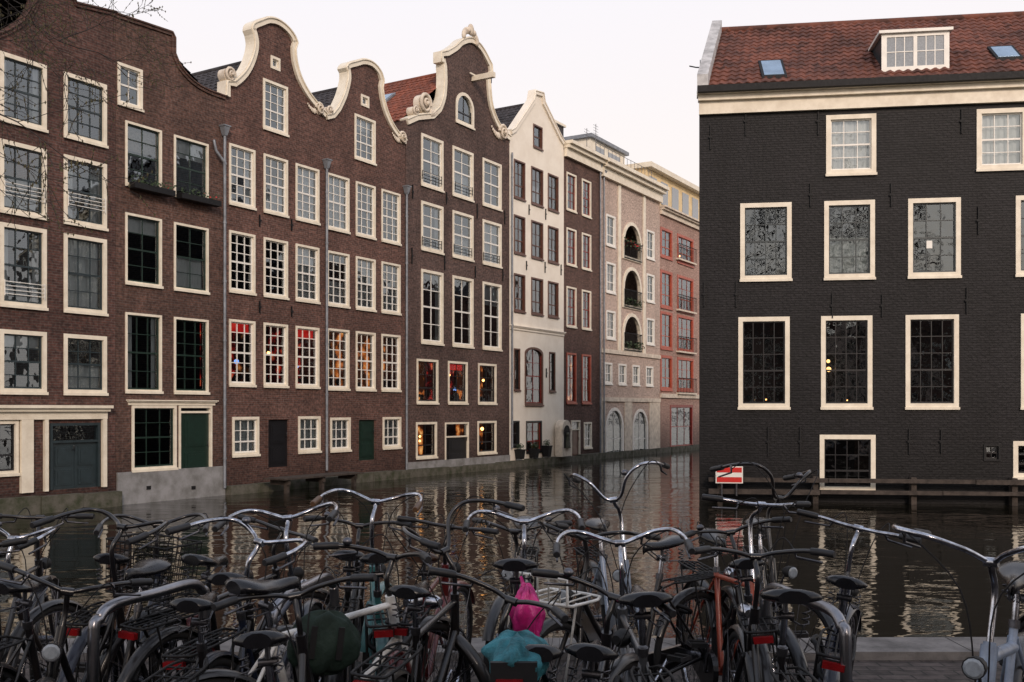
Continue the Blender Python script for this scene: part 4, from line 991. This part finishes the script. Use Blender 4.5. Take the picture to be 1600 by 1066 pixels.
bike(-.63,4.7,100,'teal','step','dutch',steer=-16,lean=-2,dz=.13,gripc='gripbr',label='teal step-through bicycle with chrome handlebar')
bike(-.28,3.95,78,'black','diamond','high',steer=62,lean=4,barc='p_black')
bike(.054,4.2,86,'black','step','dutch',steer=3,lean=0,dz=.08,wide=1.15,raise_=.06,label='black bicycle with pink plastic bag tied under its saddle')
bike(-.07,3.12,99,'darkblue','step','city',steer=-38,lean=3,barc='p_black',dz=-.06,raise_=-.04,label='dark bicycle with teal fabric cover over the saddle')
bike(.44,3.62,91,'grey','diamond','dutch',steer=-4,lean=-3,dz=.06,wide=1.2,raise_=.04,label='grey bicycle with broad black sprung saddle')
bike(.58,4.9,-82,'silver','step','high',steer=-30,lean=2,dz=.14,guard='black',label='silver bicycle with tall chrome handlebar stem')
bike(.33,4.25,-138,'black','step','dutch',steer=14,lean=2,basket='rackwhite',barc='p_black',label='black bicycle with white tubular front carrier')
bike(1.0,4.3,-84,'orange','diamond','flat',steer=6,lean=-3,dz=.17,guard='black',label='faded orange bicycle with straight handlebar')
bike(1.33,4.95,-98,'black','diamond','high',steer=35,lean=3,dz=.14,barc='p_black')
bike(.86,3.62,86,'black','step','city',steer=3,lean=2,dz=.02,wide=1.3,barc='p_black',raise_=.04,label='black bicycle with glossy broad saddle and black bar')
bike(1.30,4.2,70,'darkblue','diamond','flat',steer=-10,lean=8,dz=.08)
bike(1.12,4.6,82,'black','step','city',steer=10,lean=-6,barc='p_black')
bike(1.42,3.05,236,'silver','fat','loop',steer=-6,lean=-3,dz=.05,guard='black',rack=None,scale=1.0,back=.2,label='silver grey bicycle with curled chrome handlebar')
bike(2.35,4.0,100,'black','step','dutch',steer=5,lean=3,barc='p_black')
bike(-.81,4.85,95,'black','step','city',steer=0,lean=4,barc='p_black')
bike(-1.52,3.3,-98,'black','step','city',steer=24,lean=-3,barc='p_black',dz=-.05)
bike(-.36,4.75,84,'maroon','diamond','flat',steer=-10,lean=3,barc='p_black',sad='saddlebr')
bike(-.02,4.9,-95,'black','step','city',steer=-10,lean=-3,barc='p_black',dz=-.03)
bike(-1.75,4.75,92,'darkblue','step','dutch',steer=12,lean=4,barc='p_black')
bike(-.62,3.15,93,'black','step','city',steer=14,lean=-4,barc='p_black',dz=-.05)
bike(.24,3.2,80,'black','mixte','city',steer=-20,lean=5,barc='p_black',dz=-.06,raise_=-.05)
bike(-1.95,3.0,84,'black','step','city',steer=-8,lean=4,barc='p_black',dz=-.05,raise_=-.04)
# bags and covers
def blob(c,sc,k,seed,rough=.18):
    rr=random.Random(seed); b=MB(); nu,nv=36,22; ph=[rr.uniform(0,6) for _ in range(6)]
    vs=[];fs=[]
    for i in range(nv+1):
        th=math.pi*i/nv
        for j in range(nu):
            a=2*math.pi*j/nu; r=1+rough*(math.sin(5*a+ph[0]+3*th)*.6+math.sin(9*a+ph[1]-2*th)*.4+math.sin(4*th+ph[2])*.4+math.sin(14*a+5*th+ph[3])*.3)
            ct=math.cos(th); s_=math.sin(th)**.6
            vs.append((c[0]+sc[0]*r*s_*math.cos(a)*(1.1-.15*ct),c[1]+sc[1]*r*s_*math.sin(a)*(1.1-.15*ct),c[2]+sc[2]*(ct*(1+.1*math.sin(a*3))-.25*abs(math.sin(a*2.5+ph[4]))*(1 if ct<-.3 else 0))))
    for i in range(nv):
        for j in range(nu): j2=(j+1)%nu; fs.append((i*nu+j,i*nu+j2,(i+1)*nu+j2,(i+1)*nu+j))
    b.add(vs,fs,k,True); return b
b=blob((.055,3.76,.83),(.046,.05,.105),'pink',3,.32); b.tube([(.035,3.86,.95),(.05,3.80,.91)],[.006,.012],'pink',8)
ob('plastic_bag',b,None,label='crumpled pink plastic bag hanging under a bicycle saddle',category='bag')
b=blob((.015,2.90,.885),(.078,.13,.062),'tealcloth',4,.2); b.box(-.045,.03,2.738,2.75,.83,.855,'redlens'); b.box(-.06,.07,2.751,2.77,.82,.90,'iron')
ob('saddle_cover',b,None,label='crumpled teal fabric cover pulled over a bicycle saddle',category='saddle cover')
b=blob((0,0,0),(.115,.045,.10),'greencloth',9,.10)
for x in (-.05,.05): b.box(x-.011,x+.011,-.062,-.054,-.06,.06,'iron')
ob('pannier_bag',b,None,Matrix.Translation((-.70,3.72,.74))@Matrix.Rotation(math.radians(18),4,'Z')@Matrix.Rotation(.12,4,'Y'),label='dark green canvas pannier hanging on a bicycle rack',category='bag')
for (x,y,hd) in ((-1.42,3.95,72),(-.85,4.1,80),(1.12,3.85,100)):
    b=MB(); P=[(-.34,0,0),(-.34,0,.74),(-.31,0,.83),(-.23,0,.87),(0,0,.87),(.23,0,.87),(.31,0,.83),(.34,0,.74),(.34,0,0)]
    b.tube(crom(P,5),.021,'galv',12)
    for s in (-.34,.34): b.tube([(s,0,0),(s,0,.008)],.06,'galv',12)
    ob('bicycle_stand',b,None,Matrix.Translation((x,y,.0))@Matrix.Rotation(math.radians(hd),4,'Z'),label='stainless steel tubular bicycle stand on the quay',category='bicycle stand',group='bicycle stands on the quay')
# ------------------------------------------------------------------ light, sky, camera
w=bpy.data.worlds.new('World'); scene.world=w; w.use_nodes=True; nt=w.node_tree; bg=nt.nodes['Background']
SUN_EL=math.radians(24); sd=Vector((.24,-.97,0)).normalized()
sk=N(nt,'ShaderNodeTexSky'); sk.sky_type='NISHITA'; sk.sun_disc=False; sk.sun_elevation=SUN_EL; sk.sun_rotation=math.atan2(sd.x,sd.y); sk.air_density=1.2; sk.dust_density=3
tc=N(nt,'ShaderNodeTexCoord'); sp=N(nt,'ShaderNodeSeparateXYZ'); L(nt,tc.outputs['Generated'],sp.inputs[0])
cr=N(nt,'ShaderNodeValToRGB'); e=cr.color_ramp.elements
e[0].position=0; e[0].color=(1.0,.86,.76,1); e[1].position=1; e[1].color=(.52,.57,.70,1); q=e.new(.2); q.color=(.98,.90,.86,1); q=e.new(.42); q.color=(.93,.90,.94,1); q=e.new(.62); q.color=(.72,.75,.86,1)
L(nt,sp.outputs['Z'],cr.inputs['Fac'])
vm=N(nt,'ShaderNodeVectorMath',operation='SCALE'); vm.inputs['Scale'].default_value=11.2; L(nt,cr.outputs[0],vm.inputs[0])
mx=N(nt,'ShaderNodeMix'); mx.data_type='RGBA'; mx.inputs[0].default_value=.9
L(nt,sk.outputs[0],mx.inputs[6]); L(nt,vm.outputs[0],mx.inputs[7]); L(nt,mx.outputs[2],bg.inputs['Color']); bg.inputs['Strength'].default_value=.1
sl=bpy.data.lights.new('sun','SUN'); sl.energy=1.9; sl.angle=math.radians(12); sl.color=(1,.80,.66); so=bpy.data.objects.new('sun',sl); COL.objects.link(so)
dv=Vector((sd.x*math.cos(SUN_EL),sd.y*math.cos(SUN_EL),math.sin(SUN_EL))); so.rotation_euler=dv.to_track_quat('Z','Y').to_euler(); so.location=(0,0,30)
cam=bpy.data.cameras.new('camera'); cam.lens=35; cam.sensor_width=36; cam.shift_y=(HZ-533)/1600; cam.clip_end=2000; co=bpy.data.objects.new('camera',cam); COL.objects.link(co)
co.location=(0,0,EYE); co.rotation_euler=(math.pi/2,0,0); scene.camera=co
scene.view_settings.view_transform='Standard'; scene.view_settings.look='None'; scene.view_settings.exposure=0
